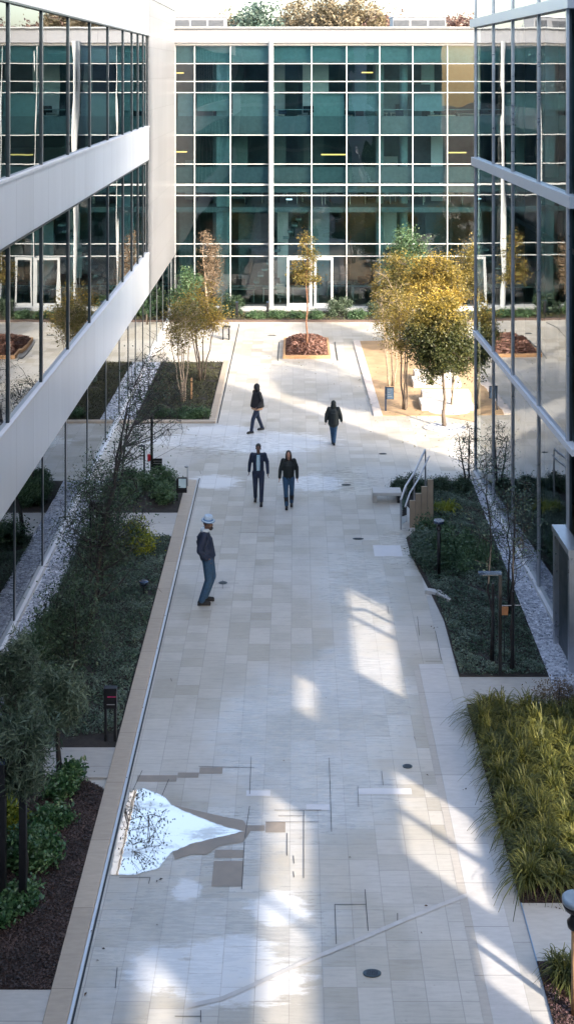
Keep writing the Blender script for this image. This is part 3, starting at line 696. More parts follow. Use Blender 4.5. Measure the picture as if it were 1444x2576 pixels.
# roof plant
for (a, b, lab) in ((436, 566, 'white louvred roof unit above the left half of the far building'), (988, 1122, 'white louvred roof unit above the right half of the far building')):
    d = 63.5; x0, x1 = WX(a, d), WX(b, d); zt = HT(40, d)
    u = thing('roof_unit', ((x0 + x1) / 2, d, HT(66, BY)), lab, 'roof unit', 'roof units')
    P(MB().box(x0, x1, d, d + 2, 14.2, zt), 'housing', simple('roof_unit_paint', (.20, .21, .23), .5), u, bevel=.03)
    for k in range(3):
        w_ = (x1 - x0) / 3; lv = MB()
        for q in range(7): lv.obox(((x0 + w_ * (k + .5)), d - .02, 14.35 + q * (zt - 14.5) / 7), w_ * .86, .04, .05, Matrix.Rotation(.5, 4, 'X'))
        P(lv, 'louvre', simple('louvre_grey', (.10, .11, .125), .5), u)
    P(MB().box(x0 - .06, x1 + .06, d - .06, d + 2.06, zt, zt + .05), 'lid', M['sill'], u)

# ------------------------------------------------------------------ right building (wedge plan) and an added shade wall towards the viewer
HR = 25.0; HW = 23.4
Rb = office(8, 30, 'angled glass building on the right with white floor bands and slim dark mullions')
yN, yK = 24.3, 35.5
def rp(y, o=0.): return (rb(y) + o, y)
ry = [24.9, 27.5, 30.3, 32.8, yK]
levels = [(.12, 4.14), (4.28, 9.2), (9.45, 13.3), (13.55, 17.2), (17.5, 21.2), (21.5, 24.9)]
for lo, hi in levels:
    for a, b in zip(ry[:-1], ry[1:]):
        P(MB().quad((*rp(b), lo), (*rp(a), lo), (*rp(a), hi), (*rp(b), hi)), 'window', M['glass_r'], Rb)
for lo, hi, o, mt, nm in [(4.14, 4.28, -.07, 'sill', 'rail'), (9.2, 9.45, -.12, 'frame', 'floor_band'), (13.3, 13.55, -.16, 'grey', 'floor_band'), (17.2, 17.5, -.1, 'sill', 'floor_band'), (21.2, 21.5, -.1, 'sill', 'floor_band'), (24.9, 25.1, -.1, 'sill', 'parapet'), (-.02, .12, -.08, 'sill', 'base_rail')]:
    P(MB().prism([rp(yN, o), rp(yK + .05, o), rp(yK + .05, .1), rp(yN, .1)], lo, hi), nm, M[mt], Rb)
for lo, hi in levels:
    for y in ry:
        m = MB(); m.prism([rp(y - .03, -.035), rp(y + .03, -.035), rp(y + .03, .08), rp(y - .03, .08)], lo, hi)
        m.m = 1; m.prism([rp(y - .055, -.04), rp(y - .03, -.04), rp(y - .03, .02), rp(y - .055, .02)], lo, hi)
        P(m, 'mullion', [M['dark'], M['alu']], Rb)
TX, TY = 11.0, 29.9
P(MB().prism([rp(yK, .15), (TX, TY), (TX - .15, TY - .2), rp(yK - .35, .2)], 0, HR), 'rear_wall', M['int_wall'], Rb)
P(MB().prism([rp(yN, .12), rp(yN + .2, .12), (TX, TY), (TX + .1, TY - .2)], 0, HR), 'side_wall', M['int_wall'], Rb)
for z in (4.14, 9.2, 13.3, 17.2, 21.2, 24.9): P(MB().prism([rp(yN + .3, .12), rp(yK - .6, .2), (TX - .6, TY - .3)], z + .01, z + .2), 'floor_slab', M['int_ceil'], Rb)
for y in (26.4, 29.3, 33.0):
    P(MB().tube([(*rp(y, .75), .1), (*rp(y, .75), 24.8)], .16, 14), 'interior_column', M['concrete'], Rb)
for z0, z1 in ((9.6, 4.4),):
    P(MB().prism([rp(25, .4), rp(33, .4), rp(33, .45), rp(25, .45)], 8.0, 8.1), 'handrail', M['frame'], Rb)
# door portal at the near end
dp = P(MB().prism([rp(24.9, -.28), rp(25.02, -.28), rp(25.02, -.005), rp(24.9, -.005)], 0, 2.35).prism([rp(23.7, -.28), rp(23.82, -.28), rp(23.82, -.005), rp(23.7, -.005)], 0, 2.35).prism([rp(23.7, -.30), rp(25.05, -.30), rp(25.05, -.005), rp(23.7, -.005)], 2.35, 2.47), 'door_frame', M['alu'], Rb)
dl = P(MB().prism([rp(23.82, -.18), rp(24.9, -.18), rp(24.9, -.12), rp(23.82, -.12)], .02, 2.35), 'door', M['dark'], Rb)
hh = MB().tube([(*rp(24.6, -.18), .8), (*rp(24.6, -.26), .83), (*rp(24.6, -.26), 1.75), (*rp(24.6, -.18), 1.78)], .018, 8).build('handle', M['alu'], dl)
hh.matrix_parent_inverse = Matrix.Translation(Rb.location).inverted()
# added wall out of view: shades the court, its openings shape the sun patches
N = thing('shade_wall', (6.15, 10, 0), 'added tall shade wall out of view, with openings for sun patches', 'wall')
ops = [(18.1, 22.1, 3.2, 4.0), (13.1, 15.4, 2.6, 3.6), (11.5, 12.5, 1.3, 2.95), (7.2, 12.3, 4.75, 5.35), (15.3, 16.7, 4.6, 4.95), (5.4, 6.8, 6.1, 6.6), (15.5, 19.9, .15, 2.0)]  # openings placed where sun must pass for the ground patches and grass
zc = sorted({0., HW} | {v for o in ops for v in o[2:]}); yc = sorted({-30., 24.42} | {v for o in ops for v in o[:2]})
m = MB()
for i in range(len(zc) - 1):
    run = None
    for j in range(len(yc) - 1):
        zm, ym = (zc[i] + zc[i + 1]) / 2, (yc[j] + yc[j + 1]) / 2
        hole = any(o[0] < ym < o[1] and o[2] < zm < o[3] for o in ops)
        if not hole and run is None: run = yc[j]
        if run is not None and (hole or j == len(yc) - 2):
            m.box(6.0, 6.12, run, yc[j] if hole else yc[j + 1], zc[i], zc[i + 1]); run = None
P(m, 'wall', M['white'], N)
for o in ops[:2] + [ops[3]]:
    ym = o[0] + (o[1] - o[0]) * (.62 if o is ops[0] else .5)
    P(MB().box(6.02, 6.10, ym - .05, ym + .05, o[2], o[3]), 'mullion', M['alu'], N)  # added bars that cut the patches of sun
# unseen building behind the viewer, tall and dark to darken glass reflections
V = office(0, -6, 'unseen dark building behind the viewpoint, shaped to darken reflections')
P(MB().box(-45, 14, -12, -4, 0, 17), 'wall', M['int_wall'], V)
vm = MB()
for k in range(11): vm.box(-45 + k * 5, -44.9 + k * 5, -3.99, -3.9, 0, 17)
for z in (4, 8.5, 13): vm.box(-45, 10, -3.99, -3.88, z, z + .3)
P(vm, 'mullion', M['grey'], V)

# ------------------------------------------------------------------ people
def rem(mb, name, mat, parent, vox=.012, sm=2):
    me = mb.mesh(name, mat); o = bpy.data.objects.new(name, me); COL.objects.link(o)
    r = o.modifiers.new('r', 'REMESH'); r.mode = 'VOXEL'; r.voxel_size = vox
    s = o.modifiers.new('s', 'SMOOTH'); s.factor = .5; s.iterations = sm
    dg = bpy.context.evaluated_depsgraph_get(); dg.update()
    nm = bpy.data.meshes.new_from_object(o.evaluated_get(dg)); nm.materials.clear(); nm.materials.append(mat)
    nm.polygons.foreach_set('use_smooth', [True] * len(nm.polygons))
    o.modifiers.clear(); o.data = nm; bpy.data.meshes.remove(me); o.parent = parent; return o
def limb(m, pts, rads, n=10):
    m.tube(pts, rads, n)
    for p, r_ in zip(pts, rads): m.ell(p, (r_, r_, r_), None, 10, 6)
def bone(m, a, b, ra, rb_, k=5, flat=None):
    a, b = Vector(a), Vector(b)
    for i in range(k + 1): 
        u = i / k; r_ = ra + (rb_ - ra) * u; m.ell(a.lerp(b, u), (r_, r_, r_) if flat is None else (r_ * flat[0], r_ * flat[1], r_), None, 10, 6)
    m.tube([a, b], [ra, rb_], 12)
def hand(m, w_, d, side, open_=.5):
    """palm, four fingers and a thumb; w_ wrist, d down-pointing direction"""
    w_, d = Vector(w_), Vector(d).normalized(); f = Vector((0, -1, 0)); f = (f - d * f.dot(d)).normalized(); s = d.cross(f)
    pc = w_ + d * .05; m.ell(pc, (.018, .036, .048), None, 10, 6); m.ell(w_ + d * .02, (.02, .028, .03))
    for k, ln in enumerate((.062, .072, .067, .052)):
        b0 = w_ + d * .085 + f * (.027 - .018 * k); b1 = b0 + d * ln * .5 - s * side * .006; b2 = b1 + d * ln * .42 - s * side * .02
        m.tube([b0 - d * .02, b0, b1, b2], [.009, .009, .008, .007], 6)
    t0 = w_ + d * .03 + f * .03; m.tube([t0 - d * .01, t0 + f * .022 + d * .022, t0 + f * .03 + d * .052], [.011, .010, .008], 6)
def person(x, y, rz, Hh, label, J, skin, jacket, trousers, shoes, hair='short', hairm=None, extra=None, bulk=1., tb=1., group=None, jl=.0, look=0., hooded=False):
    """J: joint dictionary in metres for a 1.75 m figure; faces -Y"""
    t = thing('person', (x, y, 0.004), label, 'person', group, rz); k = Hh / 1.75; t.scale = (k, k, k)
    D = dict(pel=(0, 0, .93), chest=(0, .0, 1.28), neck=(0, .01, 1.47), head=(0, -.02, 1.61),
             shL=(.18, .01, 1.42), elL=(.24, .03, 1.14), wrL=(.25, -.04, .89), shR=(-.18, .01, 1.42), elR=(-.24, .03, 1.14), wrR=(-.25, -.04, .89),
             hiL=(.09, 0, .90), knL=(.10, -.02, .49), anL=(.10, .02, .08), hiR=(-.09, 0, .90), knR=(-.10, -.02, .49), anR=(-.10, .02, .08))
    D.update(J); V3 = {a: Vector(b) for a, b in D.items()}
    b = MB()
    hd = V3['head']; HR_ = Matrix.Rotation(look, 4, 'Z')
    def hp(a, bb, c): return hd + HR_ @ Vector((a, bb, c))
    b.ell(hp(0, .01, .03), (.075, .093, .10), HR_, 14, 10); b.ell(hp(0, -.028, -.045), (.055, .062, .07), HR_, 12, 8)
    b.ell(hp(0, -.092, -.015), (.012, .018, .024), HR_, 8, 6)                                              # nose
    b.ell(hp(0, -.082, -.062), (.024, .010, .009), HR_, 8, 6); b.ell(hp(0, -.07, -.095), (.026, .02, .018), HR_, 8, 6)
    for s in (-1, 1): b.ell(hp(s * .077, .012, -.01), (.010, .018, .028), HR_, 8, 6); b.ell(hp(s * .03, -.078, .018), (.016, .010, .008), HR_, 8, 6)
    bone(b, V3['neck'] - Vector((0, 0, .04)), hd - Vector((0, -.015, .05)), .055, .05, 3)
    bone(b, V3['pel'], V3['chest'], .10, .11, 5, (1.25, .85)); bone(b, V3['chest'], V3['neck'] - Vector((0, 0, .06)), .11, .07, 3, (1.3, .85))
    for s in 'LR':
        bone(b, V3['sh' + s], V3['el' + s], .047, .038); bone(b, V3['el' + s], V3['wr' + s], .038, .026)
        bone(b, V3['sh' + s], V3['neck'] - Vector((0, 0, .06)), .04, .045)
        hand(b, V3['wr' + s], V3['wr' + s] - V3['el' + s], 1 if s == 'L' else -1)
        bone(b, V3['hi' + s], V3['kn' + s], .078, .05); bone(b, V3['kn' + s], V3['an' + s], .052, .034)
        a = V3['an' + s]; bone(b, a - Vector((0, -.02, .03)), a + Vector((0, -.13, -.045)), .032, .024)
    body = rem(b, 'body', skin, t, .0085, 1)
    # eyes and mouth
    e = MB(); [e.ell(hp(s * .03, -.088, .014), (.012, .006, .006), HR_, 8, 6) for s in (-1, 1)]; e.build('eyes', M['hairb'], t, True)
    # jacket
    j = MB(); jm = jl
    pz = V3['pel'] + Vector((0, 0, -.02 - jm))
    bone(j, pz, V3['chest'], .135 * bulk, .14 * bulk, 7, (1.22, .88)); bone(j, V3['chest'], V3['neck'] - Vector((0, 0, .08)), .14 * bulk, .09, 4, (1.25, .88))
    j.ell(V3['neck'] - Vector((0, -.005, .025)), (.078, .078, .04))
    for s in 'LR':
        w2 = V3['wr' + s]; bone(j, V3['sh' + s], V3['el' + s], .067 * bulk, .056 * bulk, 6); bone(j, V3['el' + s], w2, .056 * bulk, .045 * bulk, 6)
        bone(j, V3['sh' + s], V3['neck'] - Vector((0, 0, .06)), .06, .06)
        # sleeve fold ripples
        for q in (.55, .8): j.ell(V3['sh' + s].lerp(V3['el' + s], q) + Vector((.006, 0, 0)), (.066 * bulk,) * 3)
    if hooded:
        j.ell(hp(0, .02, .02), (.108, .118, .135), HR_, 14, 10); j.ell(hp(0, .03, -.08), (.12, .11, .11), HR_)
    jo = rem(j, 'jacket', jacket, t, .011, 3)
    tr = MB(); tr.ell(V3['pel'] + Vector((0, 0, .0)), (.165, .12, .12))
    for s in 'LR':
        bone(tr, V3['hi' + s], V3['kn' + s], .098 * tb, .068 * tb, 7); bone(tr, V3['kn' + s], V3['an' + s] + Vector((0, 0, .015)), .068 * tb, .056 * tb, 7)
        tr.ell(V3['kn' + s].lerp(V3['an' + s], .82), (.062, .06, .03)); tr.ell(V3['kn' + s] + Vector((0, 0, -.03)), (.07, .072, .03))
    rem(tr, 'trousers', trousers, t, .011, 2)
    for s in 'LR':
        a = V3['an' + s]; f = MB(); dr = (V3['kn' + s] - a); tilt = max(-.5, min(.9, dr.y / max(.1, dr.z)))
        bone(f, a - Vector((0, -.045, .03)), a + Vector((0, -.15, -.04)), .043, .036, 5, (1, 1)); f.ell(a + Vector((0, .02, 0)), (.045, .05, .05)); f.box(a.x - .042, a.x + .042, a.y - .185, a.y + .085, a.z - .082, a.z - .05)
        rem(f, 'shoe', shoes, t, .009, 2)
    if hair == 'short':
        h = MB(); h.ell(hp(0, .022, .05), (.083, .096, .092), HR_, 14, 10); rem(h, 'hair', hairm, t, .01, 1)
    elif hair == 'long':
        h = MB(); h.ell(hp(0, .028, .045), (.088, .10, .098), HR_, 14, 10); h.ell(hp(0, .06, -.06), (.095, .06, .13), HR_)
        for s in (-1, 1): h.ell(hp(s * .075, .0, -.06), (.028, .05, .13), HR_)
        rem(h, 'hair', hairm, t, .01, 2)
    if extra: extra(t, hp, V3, HR_)
    return t

# man with hat, faces right (+X): rz = +90 deg
def hat_extra(t, hp, V3, HR_):
    m = MB(); prof = [(.138, .0), (.138, .008), (.094, .014), (.092, .06), (.084, .098), (.058, .11), (.02, .10)]
    m.lathe([(r_, z) for r_, z in prof], (0, 0, 0), 24); o = m.build('hat', M['hat'], t, True); o.location = hp(0, .0, .075); o.rotation_euler = (R(6), R(-4), 0)
    m2 = MB().lathe([(.141, -.006), (.141, .009), (.095, .016), (.0945, .042), (.085, .042)], (0, 0, 0), 24).build('hat_brim', M['hatband'], t, True); m2.location = hp(0, .0, .073); m2.rotation_euler = (R(6), R(-4), 0)
    c = MB().lathe([(.09, -.035), (.105, -.015), (.095, .03), (.075, .035)], V3['neck'] + Vector((0, .008, .015)), 16).build('collar', M['collar'], t, True)
    bd = MB().ell(hp(0, -.062, -.08), (.05, .045, .045), HR_, 10, 8).build('beard', M['hair'], t, True)
x, y = G(521, 1517)
person(x, y, R(90), 1.93, 'man in pale blue hat, navy jacket and blue jeans standing alone', dict(
    pel=(0, -.02, .95), chest=(0, .06, 1.30), neck=(0, .03, 1.48), head=(0, -.02, 1.615), shL=(.17, .05, 1.43), elL=(.25, .14, 1.16), wrL=(.19, .0, .98),
    shR=(-.17, .05, 1.43), elR=(-.25, .13, 1.16), wrR=(-.19, .0, .98), hiL=(.09, -.02, .92), knL=(.10, -.10, .50), anL=(.09, .04, .085), hiR=(-.09, -.02, .92), knR=(-.09, -.04, .50), anR=(-.11, .1, .085)),
    M['skin_d'], M['navy'], M['blue_cloth'], M['blackcloth'], None, None, hat_extra, 1.22, 1.2, look=R(-15))
# walking man in suit, facing the viewer
def suit_extra(t, hp, V3, HR_):
    m = MB(); c = V3['chest']
    m.add([(-.045, c.y - .128, 1.44), (.045, c.y - .128, 1.44), (.055, c.y - .160, 1.2), (.045, c.y - .158, 1.0), (-.045, c.y - .158, 1.0), (-.055, c.y - .160, 1.2),
           (-.045, c.y - .08, 1.44), (.045, c.y - .08, 1.44), (.055, c.y - .10, 1.2), (.045, c.y - .10, 1.0), (-.045, c.y - .10, 1.0), (-.055, c.y - .10, 1.2)],
          [(5, 2, 1, 0), (4, 3, 2, 5), (6, 7, 8, 11), (11, 8, 9, 10), (0, 1, 7, 6), (1, 2, 8, 7), (2, 3, 9, 8), (3, 4, 10, 9), (4, 5, 11, 10), (5, 0, 6, 11)])
    m.build('shirt_front', M['shirt'], t, bevel=.008)
    MB().box(-.012, .012, c.y - .166, c.y - .161, 1.03, 1.4).build('placket', M['collar'], t)
x, y = G(650, 1266)
person(x, y, R(0), 1.66, 'bald man in dark open jacket over pale blue shirt walking beside the woman in jeans', dict(
    wrL=(.28, -.10, .92), elL=(.26, .02, 1.16), wrR=(-.27, .08, .92), elR=(-.25, .06, 1.16), knL=(.10, -.12, .49), anL=(.09, -.14, .085), knR=(-.09, .0, .50), anR=(-.09, .16, .11)),
    M['skin_d'], M['navy'], M['navy'], M['blackcloth'], 'short', M['hairb'], suit_extra, 1.0, jl=.02)
x, y = G(726, 1276)
person(x, y, R(0), 1.58, 'woman with long brown hair in black jacket and blue jeans walking toward the viewpoint', dict(
    shL=(.165, .01, 1.42), shR=(-.165, .01, 1.42), elL=(.25, .04, 1.15), wrL=(.26, -.05, .92), elR=(-.25, .0, 1.15), wrR=(-.27, -.08, .93), knL=(.10, .0, .5), anL=(.09, .12, .1), knR=(-.08, -.12, .49), anR=(-.06, -.10, .085),
    head=(0, -.05, 1.60)), M['skin'], M['blackgreen'], M['blue_cloth'], M['blackcloth'], 'long', M['hair'], 
    lambda t, hp, V3, HR_: [rem((lambda q: (bone(q, V3['an' + s] + Vector((0, .01, .02)), V3['kn' + s].lerp(V3['an' + s], .35), .062, .072), q)[1])(MB()), 'boot', M['blackcloth'], t, .011, 1) for s in 'LR'], 1.08, 1.05, jl=-.05)
def cape_extra(t, hp, V3, HR_):
    m = MB(); m.lathe([(.235, -.04), (.245, .03), (.16, .08)], V3['pel'] + Vector((0, .01, -.05)), 20, 1.05, .85); m.build('coat_hem', M['tan_cloth'], t, True)
    rem(MB().lathe([(.26, .0), (.24, .15), (.20, .35), (.155, .5), (.09, .56)], V3['pel'] + Vector((0, .02, -.01)), 20, 1.1, .95), 'cape', M['blackcloth'], t, .012, 2)
x, y = G(646, 1086)
person(x, y, R(-60), 1.60, 'person in loose black hooded cape with tan hem, striding to the left', dict(
    elL=(.30, .05, 1.16), wrL=(.30, -.12, .98), elR=(-.30, .08, 1.16), wrR=(-.31, .1, .98), knL=(.09, -.20, .50), anL=(.08, -.26, .09), knR=(-.09, .10, .51), anR=(-.08, .26, .10)),
    M['skin_d'], M['blackcloth'], M['navy'], M['blackcloth'], None, None, cape_extra, 1.2, 1.1, hooded=True)
x, y = G(839, 1117)
person(x, y, R(180), 1.40, 'person in dark green hooded jacket and jeans walking away toward the far building', dict(
    elL=(.28, .02, 1.15), wrL=(.31, .04, .93), elR=(-.28, .02, 1.15), wrR=(-.32, -.06, .93), knL=(.06, -.06, .49), anL=(.03, -.08, .085), knR=(-.06, .02, .5), anR=(-.02, .16, .10)),
    M['skin_d'], M['blackgreen'], M['blue_cloth'], M['blackcloth'], None, None, None, 1.38, 1.1, hooded=True, jl=.07)

# ------------------------------------------------------------------ street furniture
def cover_plate(px, py, rx, ry_, label):
    x, y = G(px, py); t = thing('manhole_cover', (x, y, .004), label, 'manhole cover', 'covers in the paving')
    MB().lathe([(rx, 0), (rx, .012), (rx * .9, .014)], (0, 0, 0), 28, 1, ry_ / rx).build('rim', M['dark'], t)
    m = MB()
    for a in range(-4, 5):
        for b in range(-4, 5):
            if (a * a + b * b) < 16: m.box(a * rx * .19 - rx * .06, a * rx * .19 + rx * .06, b * ry_ * .19 - ry_ * .06, b * ry_ * .19 + ry_ * .06, .014, .02)
    m.build('lid', M['iron'], t)
cover_plate(936, 2452, .122, .07, 'dark round manhole cover in the bottom foreground paving')
cover_plate(901, 1356, .14, .05, 'flat blue-black drain cover on the paving left of the metal railing')
cover_plate(871, 1220, .14, .045, 'small dark cover in the paving right of the walking couple')
cover_plate(1025, 1930, .085, .06, 'small round cover above the large right sun patch')
cover_plate(561, 1467, .10, .07, 'dark drain cover just right of the man in the hat')
cover_plate(963, 1142, .12, .05, 'small cover in the sunlit paving right of the hooded walker')
cover_plate(684, 843, .20, .08, 'small cover on the far paving left of the mulch planter')

def lamp_bollard(px, py, ptop, label, r_=.13):
    x, y = G(px, py); h = HT(ptop, y); t = thing('bollard_lamp', (x, y, .02), label, 'bollard lamp', 'bollard lamps')
    MB().tube([(0, 0, -.05), (0, 0, h - .2)], .042, 12).build('post', M['black'], t, True)
    MB().lathe([(.05, h - .22), (.075, h - .20), (.05, h - .15), (.035, h - .12), (.06, h - .09), (.06, h - .07)], (0, 0, 0), 16).build('lamp_head', M['black'], t)
    MB().lathe([(r_ * .8, h - .07), (r_, h - .05), (r_, h - .015), (r_ * .95, h)], (0, 0, 0), 20).build('cap', M['blackblue'], t)
lamp_bollard(1104, 1456, 1311, 'black bollard lamp with blue-black disc cap among right bed shrubs')
def tee_lamp(px, py, ptop, arm, label, wide=.05, brace=False):
    x, y = G(px, py); h = HT(ptop, y); t = thing('path_light', (x, y, .02), label, 'path light', 'black path lights')
    MB().box(-wide / 2, wide / 2, -wide / 2, wide / 2, -.05, h).build('post', M['black'], t, bevel=.004)
    a, b = sorted((0, arm)); MB().box(a - wide / 2, b + wide / 2, -.05, .05, h, h + .045).build('arm', M['blackblue'], t, bevel=.006)
    if brace: MB().box(a, b, -.02, .02, h * .75, h * .75 + .03).build('brace', M['black'], t)
    MB().box(a + .04, b - .04, -.035, .035, h - .01, h - .001).build('lens', M['grey'], t)
    return t
tee_lamp(1258, 1702, 1447, -.40, 'tall black path light with flat arm in the right bed', .06)
tee_lamp(298, 1345, 1210, -.30, 'black path light in the left bed beside the bare leaning tree')
tee_lamp(363, 1222, 1125, -.14, 'narrow black braced post left of the red box post', .05, True)
def two_leg(px0, px1, py, ptop, label, box, strip=None, cat='sign'):
    x0, y = G(px0, py); x1 = WX(px1, y); h = HT(ptop, y); t = thing('post_sign', ((x0 + x1) / 2, y, .02), label, cat, 'black two-legged box signs'); w_ = (x1 - x0) / 2
    for s in (-1, 1): MB().box(s * w_ - .022, s * w_ + .022, -.03, .03, -.05, h - box).build('leg', M['black'], t)
    MB().box(-w_ - .03, w_ + .03, -.06, .06, h - box, h).build('box', M['black'], t, bevel=.006)
    if strip:
        MB().box(-w_ + .04, w_ + .02, -.064, -.061, h - box * .42, h - box * .38).build('stripe', M['magenta'], t)
        MB().box(-w_ + .03, w_ - .0, -.064, -.061, h - box * .8, h - box * .76).build('stripe', M['grey'], t)
    return t
two_leg(266, 290, 1868, 1732, 'black box sign on two legs with magenta stripe beside the left kerb', .36, True)
two_leg(228, 258, 1480, 1262, 'black two-legged box light in the thicket left of the yellow-green shrub', .22)
tee_lamp(58, 2290, 1850, .10, 'thick tall black post with short cap among the pines', .10)
tee_lamp(6, 2300, 1925, -.12, 'dark blue-edged post cut off by the left picture edge', .10)
# low light in ground cover left
x, y = G(362, 1500); t = thing('spot_light', (x, y, .1), 'low black spotlight in the left bed ground cover', 'spotlight')
MB().tube([(0, 0, -.05), (0, 0, .2)], .02, 8).build('stake', M['black'], t); MB().lathe([(.05, .14), (.1, .2), (.11, .24), (.06, .26)], (0, 0, 0), 14).build('lamp_head', M['blackblue'], t)
# pole with red box and striped sign
x, y = G(382, 1216); h = HT(1045, y); t = thing('sign_post', (x, y, .02), 'tall black post carrying a red box and a dark striped sign', 'sign post')
MB().box(-.035, .035, -.035, .035, -.05, h).build('post', M['black'], t)
MB().box(-.12, -.037, -.04, .04, HT(1161, y), HT(1144, y)).build('red_box', M['red'], t, bevel=.006)
sg = MB().box(.037, .30, -.02, .02, HT(1190, y), HT(1155, y)).build('sign_board', M['black'], t)
for q in (1160, 1166, 1178, 1183): MB().box(.05, .29, -.025, -.021, HT(q + 1.6, y), HT(q, y)).build('stripe', M['grey'], sg)
# info sign and white post by hedge corner
x, y = G(446, 1262); t = thing('information_sign', (x, y, .02), 'small framed pale panel sign on a black post at the hedge corner', 'sign')
MB().box(-.02, .02, -.02, .02, -.05, HT(1205, y)).build('post', M['black'], t); MB().box(.022, .27, -.03, .0, HT(1232, y), HT(1202, y)).build('frame', M['black'], t)
MB().box(.04, .25, -.034, -.031, HT(1228, y), HT(1205, y)).build('panel', M['screen'], t); MB().box(.022, .27, -.05, .02, HT(1240, y), HT(1232, y) - .002).build('tray', M['black'], t)
x, y = G(472, 1228); t = thing('post', (x, y, 0), 'slim white post with a dark curved head beside the hedge corner', 'post')
MB().tube([(0, 0, -.05), (0, 0, .6), (-.0, 0, HT(1176, y))], .022, 10).build('pole', M['frame'], t, True); MB().ell((-.03, 0, HT(1174, y)), (.06, .04, .035)).build('lamp_head', M['grey'], t, True)
# blue sign by granite bed
x, y = G(970, 1034); t = thing('information_sign', (x, y, 0), 'blue information sign on a dark post at the edge of the sunlit bed', 'sign')
MB().box(-.03, .03, -.03, .03, -.05, HT(972, y)).build('post', M['blackblue'], t)
sg = MB().box(.032, .29, -.02, .02, HT(1004, y), HT(973, y)).build('sign_board', M['blackblue'], t)
MB().box(.05, .27, -.026, -.021, HT(1002, y), HT(975, y)).build('panel', simple('blue_panel', (.10, .17, .27), .4), sg)
lines = MB()
for q in (978, 982, 986, 991, 996): lines.box(.07, .22 - .03 * (q % 3), -.030, -.027, HT(q + .9, y), HT(q, y))
lines.build('text_lines', M['frame'], sg)
# litter bin far left of plaza
x, y = G(569, 853); t = thing('litter_bin', (x, y, 0), 'dark slatted litter bin at the far left of the plaza', 'bin')
h = HT(822, y); MB().box(-.16, -.11, -.1, .1, 0, h).box(.11, .16, -.1, .1, 0, h).build('frame', M['black'], t); MB().box(-.11, .11, -.08, .08, .1, h - .08).build('body', M['grey'], t); MB().box(-.17, .19, -.12, .12, h, h + .04).build('lid', M['black'], t)
for px, lab in ((673, 'left'), (595, 'other')):
    x, y = G(px, 806); t = thing('bollard', (x, y + .4, .05), 'short black bollard in the far hedge ' + ('by the white column' if px == 673 else 'by the round green shrub'), 'bollard', 'far hedge bollards')
    MB().box(-.06, .06, -.06, .06, -.05, .75).build('post', M['black'], t, bevel=.01); MB().box(-.065, .065, -.065, .065, .76, .80).build('cap', M['blackblue'], t)
# near right edge lamp
x, y = G(1446, 2560); t = thing('globe_lamp', (x, y, .02), 'dark lamp with pale domed top at the lower right edge', 'lamp')
hh = HT(2262, y); MB().tube([(0, 0, -.05), (0, 0, hh - .40)], .045, 12).build('post', M['wood'], t, True)
MB().lathe([(.04, hh - .42), (.09, hh - .38), (.10, hh - .32), (.06, hh - .27), (.05, hh - .22)], (0, 0, 0), 18).build('neck', M['black'], t, True)
MB().lathe([(.06, hh - .20), (.13, hh - .15), (.155, hh - .10), (.155, hh - .07)], (0, 0, 0), 22).build('shade', M['black'], t, True)
MB().lathe([(.158, hh - .07), (.16, hh - .02), (.14, hh), (.12, hh - .005)], (0, 0, 0), 22).build('cap', simple('blue_grey_cap', (.20, .27, .34), .4), t, True)
# railing with bronze panels and bench ledge
x0, y0 = 2.77, 31.2; t = thing('railing', (x0, y0, 0), 'metal railing with bronze and glass panels beside the right shrub bed', 'railing')
rail = [(0, 0, .78), (.18, .55, .95), (.45, 1.1, 1.1), (.85, 2.0, 1.45)]
MB().tube(rail, .03, 8).build('handrail', M['sill'], t, True); MB().tube([(a + .1, b - .12, c - .14) for a, b, c in rail], .022, 8).build('handrail', M['sill'], t, True)
for k, (a, b, c) in enumerate([(0, 0, .78), (.19, .56, .95), (.46, 1.1, 1.1), (.86, 2.0, 1.42)]): MB().box(a - .02, a + .02, b - .02, b + .02, -.05, c).build('post', M['grey'], t)
MB().add([(.03, .05, .05), (.19, .5, .05), (.19, .5, .9), (.03, .05, .72), (.035, .04, .05), (.195, .49, .05), (.195, .49, .9), (.035, .04, .72)], [(0, 1, 2, 3), (7, 6, 5, 4)]).build('glass_panel', M['rail_glass'], t)
for k in range(4):
    a = .24 + k * .155; z = .60 + k * .19
    MB().box(a, a + .148, .10 - .02 * k, .14 - .02 * k, -.02, z + .12).build('panel', M['panel_tan'], t, bevel=.004)
    MB().box(a + .148, a + .154, .09 - .02 * k, .15 - .02 * k, -.02, z + .13).build('seam', M['dark'], t)
x, y = G(975, 1262); t = thing('bench', (x, y, 0), 'pale stone bench ledge in front of the dark round shrubs by the railing', 'bench')
MB().box(-.42, .38, -.14, .3, .2, .3).build('seat', M['edge'], t, bevel=.02); MB().box(-.42, -.3, -.1, .26, 0, .2).build('leg', M['band2'], t); MB().box(.26, .38, -.1, .26, 0, .2).build('leg', M['black'], t)
# concrete lip at bed
x, y = G(1090, 1495); t = thing('kerb_block', (x, y, 0), 'curved pale stone lip at the left edge of the right shrub bed', 'kerb block')
MB().prism([(-.2, 0), (.05, -.12), (.3, -.5), (.36, -.45), (.16, .02), (-.1, .12)], -.02, .1).build('stone', M['band'], t, bevel=.02)
